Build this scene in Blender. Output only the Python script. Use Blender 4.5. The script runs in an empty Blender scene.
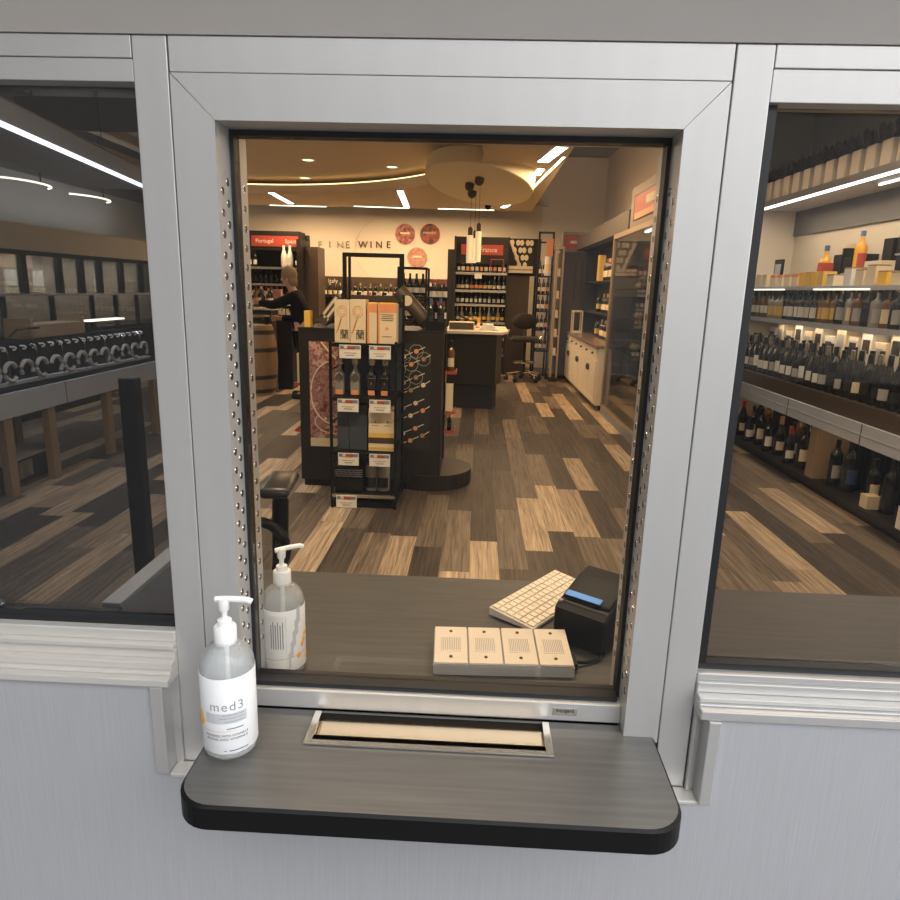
import bpy, bmesh, math, random
from mathutils import Vector, Matrix
random.seed(7)
PI = math.pi
D2 = bpy.data
COL = bpy.context.scene.collection
SC = bpy.context.scene

# ------------------------------------------------------------------ camera
FPX = 670.0
P_, R_, Y_ = math.radians(-13.47), math.radians(-1.596), math.radians(2.051)
ROT = Matrix.Rotation(Y_, 3, 'Z') @ Matrix.Rotation(P_, 3, 'X') @ Matrix.Rotation(R_, 3, 'Y')
CAM = Vector((0, -1.0, 1.65))

def at(px, py, x=None, y=None, z=None):
    """world point seen at a photograph pixel, on a given real plane"""
    d = ROT @ Vector(((px - 450) / FPX, 1, -(py - 450) / FPX))
    if x is not None: t = (x - CAM.x) / d.x
    elif y is not None: t = (y - CAM.y) / d.y
    else: t = (z - CAM.z) / d.z
    return CAM + d * t

cam = D2.cameras.new('camera'); co = D2.objects.new('camera', cam); COL.objects.link(co)
r, f, u = ROT.col[0], ROT.col[1], ROT.col[2]
co.matrix_world = Matrix(((r.x, u.x, -f.x, CAM.x), (r.y, u.y, -f.y, CAM.y), (r.z, u.z, -f.z, CAM.z), (0, 0, 0, 1)))
cam.sensor_width = 36; cam.lens = 36 * FPX / 900; cam.clip_start = .02; cam.clip_end = 200
SC.camera = co

# ------------------------------------------------------------------ materials
def mk(name):
    m = D2.materials.new(name); m.use_nodes = True
    nt = m.node_tree
    return m, nt, nt.nodes['Principled BSDF']

def P(name, col, rough=.5, metal=0., var=0., scale=20., stretch=None, bump=0., emit=None, es=0., trans=0., spec=None, ior=None):
    m, nt, b = mk(name)
    b.inputs['Roughness'].default_value = rough
    b.inputs['Metallic'].default_value = metal
    b.inputs['Base Color'].default_value = (*col, 1)
    if spec is not None: b.inputs['Specular IOR Level'].default_value = spec
    if trans: b.inputs['Transmission Weight'].default_value = trans
    if ior: b.inputs['IOR'].default_value = ior
    if emit:
        b.inputs['Emission Color'].default_value = (*emit, 1); b.inputs['Emission Strength'].default_value = es
    if var or bump:
        tc = nt.nodes.new('ShaderNodeTexCoord'); mp = nt.nodes.new('ShaderNodeMapping'); nz = nt.nodes.new('ShaderNodeTexNoise')
        mp.inputs['Scale'].default_value = stretch or (1, 1, 1)
        nz.inputs['Scale'].default_value = scale; nz.inputs['Detail'].default_value = 5
        nt.links.new(tc.outputs['Object'], mp.inputs['Vector']); nt.links.new(mp.outputs['Vector'], nz.inputs['Vector'])
        if var:
            mx = nt.nodes.new('ShaderNodeMix'); mx.data_type = 'RGBA'
            mx.inputs[6].default_value = (*[max(0, c * (1 - var)) for c in col], 1)
            mx.inputs[7].default_value = (*[min(1, c * (1 + var)) for c in col], 1)
            nt.links.new(nz.outputs['Fac'], mx.inputs[0]); nt.links.new(mx.outputs[2], b.inputs['Base Color'])
        if bump:
            bp = nt.nodes.new('ShaderNodeBump'); bp.inputs['Strength'].default_value = bump; bp.inputs['Distance'].default_value = .002
            nt.links.new(nz.outputs['Fac'], bp.inputs['Height']); nt.links.new(bp.outputs['Normal'], b.inputs['Normal'])
    return m

def glass(name, tint, refl=.05, rough=0.):
    m = D2.materials.new(name); m.use_nodes = True; nt = m.node_tree; nt.nodes.clear()
    o = nt.nodes.new('ShaderNodeOutputMaterial'); t = nt.nodes.new('ShaderNodeBsdfTransparent'); g = nt.nodes.new('ShaderNodeBsdfGlossy')
    mx = nt.nodes.new('ShaderNodeMixShader'); fr = nt.nodes.new('ShaderNodeFresnel'); fr.inputs['IOR'].default_value = 1.45
    mu = nt.nodes.new('ShaderNodeMath'); mu.operation = 'MULTIPLY'; mu.inputs[1].default_value = refl / .035
    t.inputs[0].default_value = (*tint, 1); g.inputs['Roughness'].default_value = rough
    nt.links.new(fr.outputs[0], mu.inputs[0]); nt.links.new(mu.outputs[0], mx.inputs[0])
    nt.links.new(t.outputs[0], mx.inputs[1]); nt.links.new(g.outputs[0], mx.inputs[2]); nt.links.new(mx.outputs[0], o.inputs[0])
    return m

def floor_mat():
    m, nt, b = mk('plank floor')
    N = nt.nodes; L = nt.links
    def math_(op, a, c=None):
        n = N.new('ShaderNodeMath'); n.operation = op
        for i, v in enumerate((a, c)):
            if v is None: continue
            if isinstance(v, (int, float)): n.inputs[i].default_value = v
            else: L.new(v, n.inputs[i])
        return n.outputs[0]
    tc = N.new('ShaderNodeTexCoord'); sp = N.new('ShaderNodeSeparateXYZ'); L.new(tc.outputs['Object'], sp.inputs[0])
    W, LEN = .182, 1.15
    u = math_('DIVIDE', sp.outputs[0], W); row = math_('FLOOR', u)
    wn = N.new('ShaderNodeTexWhiteNoise'); wn.noise_dimensions = '1D'; L.new(row, wn.inputs['W'])
    v = math_('ADD', math_('DIVIDE', sp.outputs[1], LEN), math_('MULTIPLY', wn.outputs['Value'], 3.7)); cell = math_('FLOOR', v)
    cb = N.new('ShaderNodeCombineXYZ'); L.new(row, cb.inputs[0]); L.new(cell, cb.inputs[1])
    w2 = N.new('ShaderNodeTexWhiteNoise'); w2.noise_dimensions = '2D'; L.new(cb.outputs[0], w2.inputs['Vector'])
    rp = N.new('ShaderNodeValToRGB'); rp.color_ramp.interpolation = 'CONSTANT'
    cols = [(0, (.052, .040, .031)), (.2, (.08, .062, .047)), (.36, (.13, .10, .073)), (.48, (.064, .05, .038)), (.62, (.17, .13, .092)), (.72, (.32, .24, .16)), (.86, (.41, .31, .205))]
    e = rp.color_ramp.elements
    e[0].position = 0; e[0].color = (*cols[0][1], 1); e[1].position = cols[1][0]; e[1].color = (*cols[1][1], 1)
    for p, c in cols[2:]:
        x = e.new(p); x.color = (*c, 1)
    L.new(w2.outputs['Value'], rp.inputs[0])
    mp = N.new('ShaderNodeMapping'); mp.inputs['Scale'].default_value = (60, 2.2, 1); L.new(tc.outputs['Object'], mp.inputs[0])
    ad = N.new('ShaderNodeVectorMath'); ad.operation = 'ADD'; L.new(mp.outputs[0], ad.inputs[0])
    sc = N.new('ShaderNodeVectorMath'); sc.operation = 'SCALE'; sc.inputs[3].default_value = 31; L.new(w2.outputs['Color'], sc.inputs[0]); L.new(sc.outputs[0], ad.inputs[1])
    nz = N.new('ShaderNodeTexNoise'); nz.inputs['Scale'].default_value = 1.; nz.inputs['Detail'].default_value = 6; nz.inputs['Distortion'].default_value = .8
    L.new(ad.outputs[0], nz.inputs['Vector'])
    g = math_('ADD', math_('MULTIPLY', nz.outputs['Fac'], 2.6), -.3)
    # seams
    fu = math_('FRACT', u); fv = math_('FRACT', v)
    s1 = math_('GREATER_THAN', fu, .012); s2 = math_('GREATER_THAN', fv, .004)
    seam = math_('ADD', math_('MULTIPLY', math_('MULTIPLY', s1, s2), .5), .5)
    tot = math_('MULTIPLY', g, seam)
    mx = N.new('ShaderNodeVectorMath'); mx.operation = 'SCALE'; L.new(rp.outputs[0], mx.inputs[0]); L.new(tot, mx.inputs[3])
    L.new(mx.outputs[0], b.inputs['Base Color']); b.inputs['Roughness'].default_value = .5; b.inputs['Specular IOR Level'].default_value = .25
    return m

def wood(name, c1, c2, scale=6, stretch=(1, 1, .06), rough=.5):
    m, nt, b = mk(name)
    tc = nt.nodes.new('ShaderNodeTexCoord'); mp = nt.nodes.new('ShaderNodeMapping'); nz = nt.nodes.new('ShaderNodeTexNoise'); mx = nt.nodes.new('ShaderNodeMix'); mx.data_type = 'RGBA'
    mp.inputs['Scale'].default_value = stretch; nz.inputs['Scale'].default_value = scale * 8; nz.inputs['Detail'].default_value = 6; nz.inputs['Distortion'].default_value = .6
    nt.links.new(tc.outputs['Object'], mp.inputs[0]); nt.links.new(mp.outputs[0], nz.inputs['Vector']); nt.links.new(nz.outputs['Fac'], mx.inputs[0])
    mx.inputs[6].default_value = (*c1, 1); mx.inputs[7].default_value = (*c2, 1)
    nt.links.new(mx.outputs[2], b.inputs['Base Color']); b.inputs['Roughness'].default_value = rough
    return m

def print_mat(name, cols, scale):
    """a printed picture: patches of several inks"""
    m, nt, b = mk(name)
    tc = nt.nodes.new('ShaderNodeTexCoord'); nz = nt.nodes.new('ShaderNodeTexNoise'); rp = nt.nodes.new('ShaderNodeValToRGB')
    nz.inputs['Scale'].default_value = scale; nz.inputs['Detail'].default_value = 7; nz.inputs['Roughness'].default_value = .65
    nt.links.new(tc.outputs['Object'], nz.inputs['Vector']); nt.links.new(nz.outputs['Fac'], rp.inputs[0]); nt.links.new(rp.outputs[0], b.inputs['Base Color'])
    e = rp.color_ramp.elements; n = len(cols)
    e[0].position = .33; e[0].color = (*cols[0], 1); e[1].position = .67; e[1].color = (*cols[-1], 1)
    for i in range(1, n - 1):
        x = e.new(.33 + .34 * i / (n - 1)); x.color = (*cols[i], 1)
    b.inputs['Roughness'].default_value = .5
    return m

def lamp(name, col, s):
    m = D2.materials.new(name); m.use_nodes = True; nt = m.node_tree; nt.nodes.clear()
    o = nt.nodes.new('ShaderNodeOutputMaterial'); e = nt.nodes.new('ShaderNodeEmission'); e.inputs[0].default_value = (*col, 1); e.inputs[1].default_value = s
    nt.links.new(e.outputs[0], o.inputs[0]); return m

M = {}
M['alu'] = P('satin aluminium', (.60, .59, .575), .42, .6, .05, 30, (1, 1, .1))
M['alu_dull'] = P('dull aluminium moulding', (.66, .63, .59), .45, .4, .06, 30, (.1, 1, 1))
M['panel'] = P('brushed metal wall panel', (.52, .53, .555), .5, .45, .10, 60, (6, 6, .12), .15)
M['bulk'] = P('beige grey bulkhead paint', (.40, .37, .345), .6, 0, .05, 6)
M['rubber'] = P('black rubber gasket', (.008, .008, .009), .45)
M['groove'] = P('dark joint', (.03, .03, .035), .7)
M['lam'] = P('grey brushed laminate', (.098, .096, .092), .34, 0, .42, 14, (.35, 7, 1), .08)
M['lam_edge'] = P('black laminate edge', (.006, .006, .0065), .5, spec=.2)
M['tray_steel'] = P('steel with room glow tint', (.60, .48, .33), .2, 1., .06, 30, (.1, 1, 1))  # gold tint stands in for the warm room reflected in plain stainless
M['steel'] = P('stainless steel', (.72, .68, .62), .22, 1., .06, 30, (1, .1, 1))
M['counter'] = P('dark counter laminate', (.062, .06, .058), .45, 0, .45, 16, (.4, 5, 1))
M['hole'] = P('perforation shade steel', (.10, .09, .08), .3, .8)
M['rim'] = P('perforation rim steel', (.8, .8, .8), .18, 1.)
M['pane'] = glass('clear thick window glass', (.955, .945, .925), .014)
M['pane_l'] = glass('grey tinted window glass', (.545, .565, .60), .05)
M['pane_r'] = glass('pale tinted window glass', (.81, .805, .80), .013)
M['cab_glass'] = glass('cabinet glass', (.92, .94, .94), .022)
M['floor'] = floor_mat()
M['wall'] = P('warm white wall paint', (.70, .635, .53), .7, 0, .03, 3)
M['wall_g'] = P('grey wall paint', (.42, .41, .39), .7)
M['ceil'] = P('cream ceiling paint', (.72, .58, .38), .75)
M['ceil_dark'] = P('charcoal ceiling paint', (.16, .155, .15), .8)
M['black'] = P('black paint', (.008, .008, .008), .45, spec=.3)
M['blackmat'] = P('matt black', (.015, .014, .014), .7)
M['dark_wood'] = wood('dark stained wood', (.008, .006, .0045), (.020, .014, .010))
M['brown_wood'] = wood('brown veneer', (.050, .032, .02), (.095, .062, .038))
M['grey_wood'] = wood('grey brown beam veneer', (.055, .043, .032), (.105, .083, .06), 5, (1, .06, 1))
M['tan_wood'] = wood('tan timber', (.26, .18, .11), (.42, .3, .18))
M['barrel'] = wood('oak barrel stave', (.15, .09, .045), (.38, .24, .12), 7, (1, 1, .12))
M['hoop'] = P('barrel hoop iron', (.05, .042, .036), .5, .5)
M['grey'] = P('blue grey fascia paint', (.50, .54, .61), .5, 0, .04, 10)
M['grey_l'] = P('pale grey paint', (.44, .44, .44), .5)
M['cream'] = P('cream panel', (.68, .60, .46), .6)
M['white'] = P('white gloss plastic', (.86, .86, .85), .3)
M['paper'] = P('white paper', (.82, .80, .75), .6)
M['label_g'] = P('grey paper label', (.4, .4, .4), .6)
M['label_y'] = P('gold paper label', (.75, .5, .12), .5)
M['label_c'] = P('cream paper label', (.78, .66, .46), .6)
M['label_b'] = P('black paper label', (.02, .02, .022), .5)
M['red'] = P('red sign', (.43, .062, .035), .5)
M['orange'] = P('orange print', (.78, .33, .14), .5)
M['yellow'] = P('yellow card', (.9, .55, .08), .5)
M['blue'] = P('blue capsule', (.06, .16, .34), .4)
M['cyan'] = P('bright blue plastic strip', (.012, .24, .78), .45)
M['ink'] = P('black ink', (.02, .02, .02), .6)
M['ink_g'] = P('grey ink', (.27, .28, .31), .6)
M['ink_lg'] = P('pale grey ink', (.52, .53, .56), .6)
M['ink_n'] = P('navy ink', (.05, .08, .2), .6)
M['ink_o'] = P('orange ink', (.85, .42, .06), .6)
M['glass_k'] = P('dark bottle glass', (.010, .011, .009), .12, spec=.6)
M['glass_g'] = P('green bottle glass', (.018, .028, .012), .12, spec=.6)
M['glass_a'] = P('amber whisky bottle', (.16, .075, .02), .12, spec=.6)
M['glass_y'] = P('yellow liqueur bottle', (.85, .42, .05), .15)
M['glass_w'] = P('pale clear bottle', (.30, .28, .24), .1, spec=.6)
M['cap_s'] = P('silver capsule', (.6, .57, .5), .25, .8)
M['cap_k'] = P('black capsule', (.012, .012, .012), .3)
M['cap_r'] = P('red capsule', (.5, .05, .035), .35)
M['cap_g'] = P('gold capsule', (.75, .5, .2), .3, .7)
M['chrome'] = P('chrome', (.75, .73, .7), .12, 1.)
M['wire'] = P('chrome wire', (.55, .54, .52), .2, 1.)
M['gold_frame'] = P('bronze cabinet frame', (.42, .32, .2), .35, .5)
M['offwhite'] = P('off white cabinet paint', (.72, .65, .52), .45)
M['stone'] = P('brown stone worktop', (.22, .15, .1), .25, 0, .3, 40)
M['fabric'] = P('dark brown upholstery', (.022, .014, .011), .85, bump=.2, scale=200)
M['plastic_k'] = P('black moulded plastic', (.008, .008, .008), .5, spec=.25)
M['pad'] = P('black armrest pad', (.022, .02, .018), .33)
M['plate'] = P('beige intercom plate', (.62, .54, .44), .42)
M['plate_side'] = P('grey intercom housing', (.30, .29, .28), .45)
M['key'] = P('cream keycap', (.74, .66, .54), .5)
M['keybase'] = P('white keyboard case', (.62, .56, .48), .45)
M['printer'] = P('black printer shell', (.008, .009, .012), .5, spec=.25)
M['mesh_k'] = P('black speckled printer lid', (.010, .010, .011), .55, 0, .6, 300, spec=.2)
M['gel'] = P('clear gel bottle', (.93, .95, .95), .12, trans=.75, ior=1.33)
M['label_w'] = P('white bottle label', (.80, .81, .82), .4)
M['hair'] = P('greying fair hair', (.33, .22, .11), .7, 0, .4, 60)
M['skin'] = P('skin', (.5, .27, .17), .55)
M['jacket'] = P('dark navy jacket', (.008, .0085, .012), .9, spec=.1)
M['trousers'] = P('dark trousers', (.009, .009, .011), .9, spec=.1)
M['silver_box'] = P('silver gift tin', (.82, .77, .70), .35, .2, .12, 8)
M['led'] = lamp('white led strip', (1, .97, .93), 7)
M['led_warm'] = lamp('warm led strip', (1, .86, .62), 6)
M['cove'] = lamp('cove light', (1, .70, .34), 3.2)
M['down'] = lamp('downlight lens', (1, .85, .55), 3)
M['disc'] = P('cream lamp drum', (.84, .72, .48), .6)
M['dome'] = P('bronze ceiling cup', (.08, .06, .045), .3, .7)
M['tube_lamp'] = P('paper tube lamp', (.80, .66, .42), .6, emit=(1, .75, .42), es=.55)
M['street_wall'] = P('street wall', (.14, .137, .133), .9)
M['reflector_wall'] = P('pale reflector wall', (.70, .70, .70), .9)
M['asphalt'] = P('asphalt', (.09, .09, .095), .9, 0, .2, 30)
M['glasspic'] = print_mat('printed wine glass poster', [(.12, .03, .025), (.30, .12, .10), (.42, .24, .20), (.22, .06, .05), (.6, .45, .38), (.5, .1, .05)], 9)
M['redpic'] = print_mat('printed red picture', [(.03, .014, .010), (.12, .03, .02), (.36, .08, .05), (.45, .24, .18), (.10, .03, .02)], 14)
M['darkpic'] = print_mat('printed dark red picture', [(.03, .02, .014), (.05, .02, .016), (.32, .045, .02), (.5, .10, .03)], 7)
M['palepic'] = print_mat('printed pale red picture', [(.22, .04, .03), (.5, .34, .26), (.38, .10, .07), (.6, .48, .38)], 16)
M['cooler_back'] = P('beige cooler lining', (.36, .30, .235), .6)
M['taupe'] = P('taupe sign housing', (.26, .21, .155), .6)
M['navy_box'] = P('dark blue grey card', (.05, .065, .08), .45)
M['steel_blue'] = P('blue grey paint and pane reflection', (.20, .235, .275), .4)  # on the near glass cabinet this blue imitates daylight reflected in the pane

# ------------------------------------------------------------------ mesh builder
class MB:
    def __init__(s): s.bm = bmesh.new(); s.mats = []
    def mi(s, m):
        if m is None: return 0
        m = M[m] if isinstance(m, str) else m
        if m not in s.mats: s.mats.append(m)
        return s.mats.index(m)
    def _fin(s, verts, m, T=None):
        if T is not None: bmesh.ops.transform(s.bm, matrix=T, verts=verts)
        fs = {f for v in verts for f in v.link_faces}; i = s.mi(m)
        for f in fs: f.material_index = i
        return s
    def box(s, x0, x1, y0, y1, z0, z1, m, bev=0, T=None):
        r = bmesh.ops.create_cube(s.bm, size=1, matrix=Matrix.Translation(((x0 + x1) / 2, (y0 + y1) / 2, (z0 + z1) / 2)) @ Matrix.Diagonal((abs(x1 - x0), abs(y1 - y0), abs(z1 - z0), 1)))
        v = r['verts']
        if bev:
            es = list({e for q in v for e in q.link_edges})
            b = bmesh.ops.bevel(s.bm, geom=es, offset=bev, segments=2, affect='EDGES', profile=.5)
            v = list({q for f in b['faces'] for q in f.verts} | {q for q in v if q.is_valid})
        return s._fin(v, m, T)
    def cyl(s, a, b, r0, m, r1=None, seg=12, cap=True):
        a = Vector(a); b = Vector(b); d = b - a
        r = bmesh.ops.create_cone(s.bm, cap_ends=cap, segments=seg, radius1=r0, radius2=r0 if r1 is None else r1, depth=d.length)
        T = Matrix.Translation((a + b) / 2) @ d.to_track_quat('Z', 'Y').to_matrix().to_4x4()
        return s._fin(r['verts'], m, T)
    def sph(s, c, r, m, sc=(1, 1, 1), seg=12):
        q = bmesh.ops.create_uvsphere(s.bm, u_segments=seg, v_segments=max(6, seg * 2 // 3), radius=r)
        return s._fin(q['verts'], m, Matrix.Translation(c) @ Matrix.Diagonal((*sc, 1)))
    def lathe(s, prof, m, seg=16, c=(0, 0, 0), T=None):
        """prof: (r, z[, material]) from bottom to top"""
        rings = []; allv = []
        for p in prof:
            if p[0] <= 1e-6: ring = [s.bm.verts.new((0, 0, p[1]))]
            else: ring = [s.bm.verts.new((p[0] * math.cos(2 * PI * k / seg), p[0] * math.sin(2 * PI * k / seg), p[1])) for k in range(seg)]
            rings.append(ring); allv += ring
        for i in range(len(rings) - 1):
            a, b = rings[i], rings[i + 1]; mm = s.mi(prof[i][2] if len(prof[i]) > 2 else m)
            for k in range(seg):
                k2 = (k + 1) % seg
                if len(a) == 1 and len(b) == 1: continue
                if len(a) == 1: vs = (a[0], b[k2], b[k])[::-1]; vs = (a[0], b[k2], b[k])
                elif len(b) == 1: vs = (a[k], a[k2], b[0])
                else: vs = (a[k], a[k2], b[k2], b[k])
                f = s.bm.faces.new(vs); f.material_index = mm
        X = Matrix.Translation(c) @ (T or Matrix.Identity(4))
        bmesh.ops.transform(s.bm, matrix=X, verts=allv)
        return s
    def prism(s, pts, axis, d0, d1, m, T=None, bev=0):
        """extrude a 2D outline; axis 'y': pts (x,z); 'z': (x,y); 'x': (y,z)"""
        def c(p, d): return {'y': (p[0], d, p[1]), 'z': (p[0], p[1], d), 'x': (d, p[0], p[1])}[axis]
        a = [s.bm.verts.new(c(p, d0)) for p in pts]; b = [s.bm.verts.new(c(p, d1)) for p in pts]
        n = len(pts); i = s.mi(m); fs = [s.bm.faces.new(a[::-1]), s.bm.faces.new(b)]
        for k in range(n): fs.append(s.bm.faces.new((a[k], a[(k + 1) % n], b[(k + 1) % n], b[k])))
        for f in fs: f.material_index = i
        bmesh.ops.recalc_face_normals(s.bm, faces=fs)
        if T is not None: bmesh.ops.transform(s.bm, matrix=T, verts=a + b)
        if bev: bmesh.ops.bevel(s.bm, geom=list({e for f in fs for e in f.edges}), offset=bev, segments=3, affect='EDGES', profile=.5)
        return s
    def tube(s, pts, r, m, seg=6, closed=False):
        pts = [Vector(p) for p in pts]; n = len(pts); rings = []
        for i, p in enumerate(pts):
            if closed: d = (pts[(i + 1) % n] - pts[i - 1])
            else: d = (pts[min(i + 1, n - 1)] - pts[max(i - 1, 0)])
            q = d.normalized().to_track_quat('Z', 'Y')
            rings.append([s.bm.verts.new(p + q @ Vector((r * math.cos(2 * PI * k / seg), r * math.sin(2 * PI * k / seg), 0))) for k in range(seg)])
        mi = s.mi(m)
        for i in range(n if closed else n - 1):
            a, b = rings[i], rings[(i + 1) % n]
            for k in range(seg):
                f = s.bm.faces.new((a[k], a[(k + 1) % seg], b[(k + 1) % seg], b[k])); f.material_index = mi
        if not closed:
            for q in (rings[0][::-1], rings[-1]):
                f = s.bm.faces.new(q); f.material_index = mi
        return s
    def bar(s, a, b, w, m):
        """square bar between two points"""
        a = Vector(a); b = Vector(b); d = b - a
        T = Matrix.Translation((a + b) / 2) @ d.to_track_quat('Z', 'Y').to_matrix().to_4x4()
        return s.box(-w / 2, w / 2, -w / 2, w / 2, -d.length / 2, d.length / 2, m, 0, T)
    def data(s, name, smooth=None):
        me = D2.meshes.new(name); s.bm.normal_update(); s.bm.to_mesh(me); s.bm.free()
        for m in s.mats: me.materials.append(m)
        if smooth:
            me.polygons.foreach_set('use_smooth', [True] * len(me.polygons))
            try: me.set_sharp_from_angle(angle=math.radians(smooth))
            except Exception: pass
        return me
    def build(s, name, parent=None, loc=(0, 0, 0), rz=0, smooth=None, rot=None):
        return put(name, s.data(name, smooth), parent, loc, rz, rot)

def put(name, data, parent=None, loc=(0, 0, 0), rz=0, rot=None):
    o = D2.objects.new(name, data); COL.objects.link(o); o.location = loc
    o.rotation_euler = rot if rot else (0, 0, rz)
    if parent: o.parent = parent
    return o
def tag(o, label, cat, group=None, kind=None):
    o['label'] = label; o['category'] = cat
    if group: o['group'] = group
    if kind: o['kind'] = kind
    return o
def thing(name, label, cat, loc=(0, 0, 0), rz=0, group=None, rot=None):
    o = put(name, None, None, loc, rz, rot); o.empty_display_size = .05
    return tag(o, label, cat, group)
def struct(o): o['kind'] = 'structure'; return o

def text(s, size, mat, parent, loc, rot=(PI / 2, 0, 0), name='lettering', align='CENTER', ext=.0006, bend=None, sx=1., space=1.):
    cu = D2.curves.new('t', 'FONT'); cu.body = s; cu.size = size; cu.align_x = align; cu.align_y = 'CENTER'; cu.extrude = ext; cu.resolution_u = 3; cu.space_character = space
    o = D2.objects.new('t', cu); COL.objects.link(o)
    dg = bpy.context.evaluated_depsgraph_get(); me = D2.meshes.new_from_object(o.evaluated_get(dg))
    D2.objects.remove(o)
    me.materials.clear(); me.materials.append(M[mat])
    if sx != 1:
        for v in me.vertices: v.co.x *= sx
    if bend:                                       # wrap round a cylinder (radius, start angle)
        R, a0 = bend
        for v in me.vertices:
            x, y, z = v.co; a = a0 + x / R
            v.co = ((R + z) * math.sin(a), -(R + z) * math.cos(a), y)
        rot = (0, 0, 0)
    me.name = name
    return put(name, me, parent, loc, 0, rot)

# ------------------------------------------------------------------ room
def room():
    def w(name, *b, m='wall'): return struct(MB().box(*b, m).build(name))
    w('floor', -7.2, 4, .12, 14.4, -.1, 0, m='floor')
    w('wall_back', -7.2, 4, 14.1, 14.3, 0, 4.4)
    w('wall_left', -7.2, -7, .12, 14.1, 0, 3.2, m='wall_g')
    w('wall_left', -7.2, -7, .12, 14.1, 3.2, 4.4, m='ceil_dark')  # upper wall coloured dark in place of shade
    w('shade_fascia', -5.0, .98, 6.57, 6.599, 3.19, 3.52, m='ceil_dark')  # added dark fascia covering the lamp-lit edge of the lowered ceiling
    w('wall_right', 3.62, 3.8, .12, 7.2, 0, 2.62)
    w('wall_right', 3.62, 3.8, .12, 7.2, 2.62, 4.4, m='ceil_dark')  # dark colour stands in for shade where the front strips reach
    w('wall_right', 2.6, 3.8, 7.2, 14.1, 0, 4.4)
    w('wall_right', 2.6, 3.62, 7.17, 7.2, 2.62, 4.4, m='ceil_dark')  # end face coloured dark as well, in place of shade
    w('ceiling', -7.2, 4, .12, 14.4, 4.4, 4.5, m='ceil_dark')
    # lowered ceiling with a round recess
    mb = MB(); bm = mb.bm; i = mb.mi('ceil'); cx, cy, R = -3.95, 7.39, 3.95
    X0, X1, Y0, Y1 = -5.0, .98, 6.6, 13.05
    loops = []
    for z in (3.2, 3.34):
        o = [bm.verts.new(p + (z,)) for p in ((X0, Y0), (X1, Y0), (X1, Y1), (X0, Y1))]
        c = []
        for k in range(72):
            a = 2 * PI * k / 72; x = cx + R * math.cos(a); y = cy + R * math.sin(a)
            c.append(bm.verts.new((max(x, X0 + .05), max(y, Y0 + .05), z)))
        loops.append((o, c))
    for o, c in loops[:2]:
        es = [bm.edges.new((q[k], q[(k + 1) % len(q)])) for q in (o, c) for k in range(len(q))]
        bmesh.ops.triangle_fill(bm, edges=es, use_beauty=True)
    for n in (0, 1):
        a, b = loops[0][n], loops[1][n]
        for k in range(len(a)): bm.faces.new((a[k], a[(k + 1) % len(a)], b[(k + 1) % len(a)], b[k]))
    bmesh.ops.recalc_face_normals(bm, faces=bm.faces[:])
    c = struct(mb.build('ceiling'))
    w('ceiling', X0, X1, Y0, Y1, 3.46, 3.5, m='ceil')
    struct(MB().box(X0, X1, Y1 - .02, Y1, 3.34, 3.46, 'ceil').box(X1 - .02, X1, Y0, Y1 - .02, 3.34, 3.46, 'ceil').build('trim_1'))
    # light line on the far lip of the recess
    pts = [(cx + (R + .03) * math.cos(a), cy + (R + .03) * math.sin(a), 3.352) for a in [math.radians(20 + k * 2.5) for k in range(41)]]
    tag(MB().tube(pts, .012, 'cove').build('cove_light'), 'thin glowing light line curving along the ceiling recess edge', 'light')
    struct(MB().box(-3.45, -.5, 14.06, 14.1, 0, 1.85, 'brown_wood').build('trim_2'))
    struct(MB().box(-30, 30, -13, -.031, -.06, -.0, 'asphalt').build('ground'))
    struct(MB().box(-40, 1.2, -13.5, -13, -.06, 7.5, 'street_wall').build('wall_opposite'))
    struct(MB().box(1.2, 40, -13.5, -13, -.06, 7.5, 'reflector_wall').build('wall_opposite'))  # unseen pale half, added to reflect brightness into the right posts
    struct(MB().box(-1.95, -1.75, -3.4, -.05, 0, 3.6, 'street_wall').build('added_shade_wall'))  # unseen wall added to darken the left of the facade
    struct(MB().box(-1.75, 4, -1.1, -.004, 2.85, 2.95, 'bulk').build('added_overhang'))  # unseen overhang added to keep overhead sky off the facade
room()

# ------------------------------------------------------------------ facade
GL, GR = -.4364, .3275         # outer edges of the middle frame
IL, IR, IT = -.377, .2704, 1.8707
PL, PR = -.487, .380           # outer edges of the posts

def dots(mb, x, sgn, ys, z0=1.0, z1=1.80):
    T0 = Matrix.Rotation(sgn * PI / 2, 4, 'Y')
    for j, y in enumerate(ys):
        z = z0 + (.015 if j else 0)
        while z < z1:
            mb.lathe([(.0062, -.0002, 'rim'), (.0058, .0007, 'rim'), (.0050, .0006, 'hole'), (0, -.0001, 'hole')], 'rim', 10, (x, y, z), T0)
            z += .030

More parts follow.
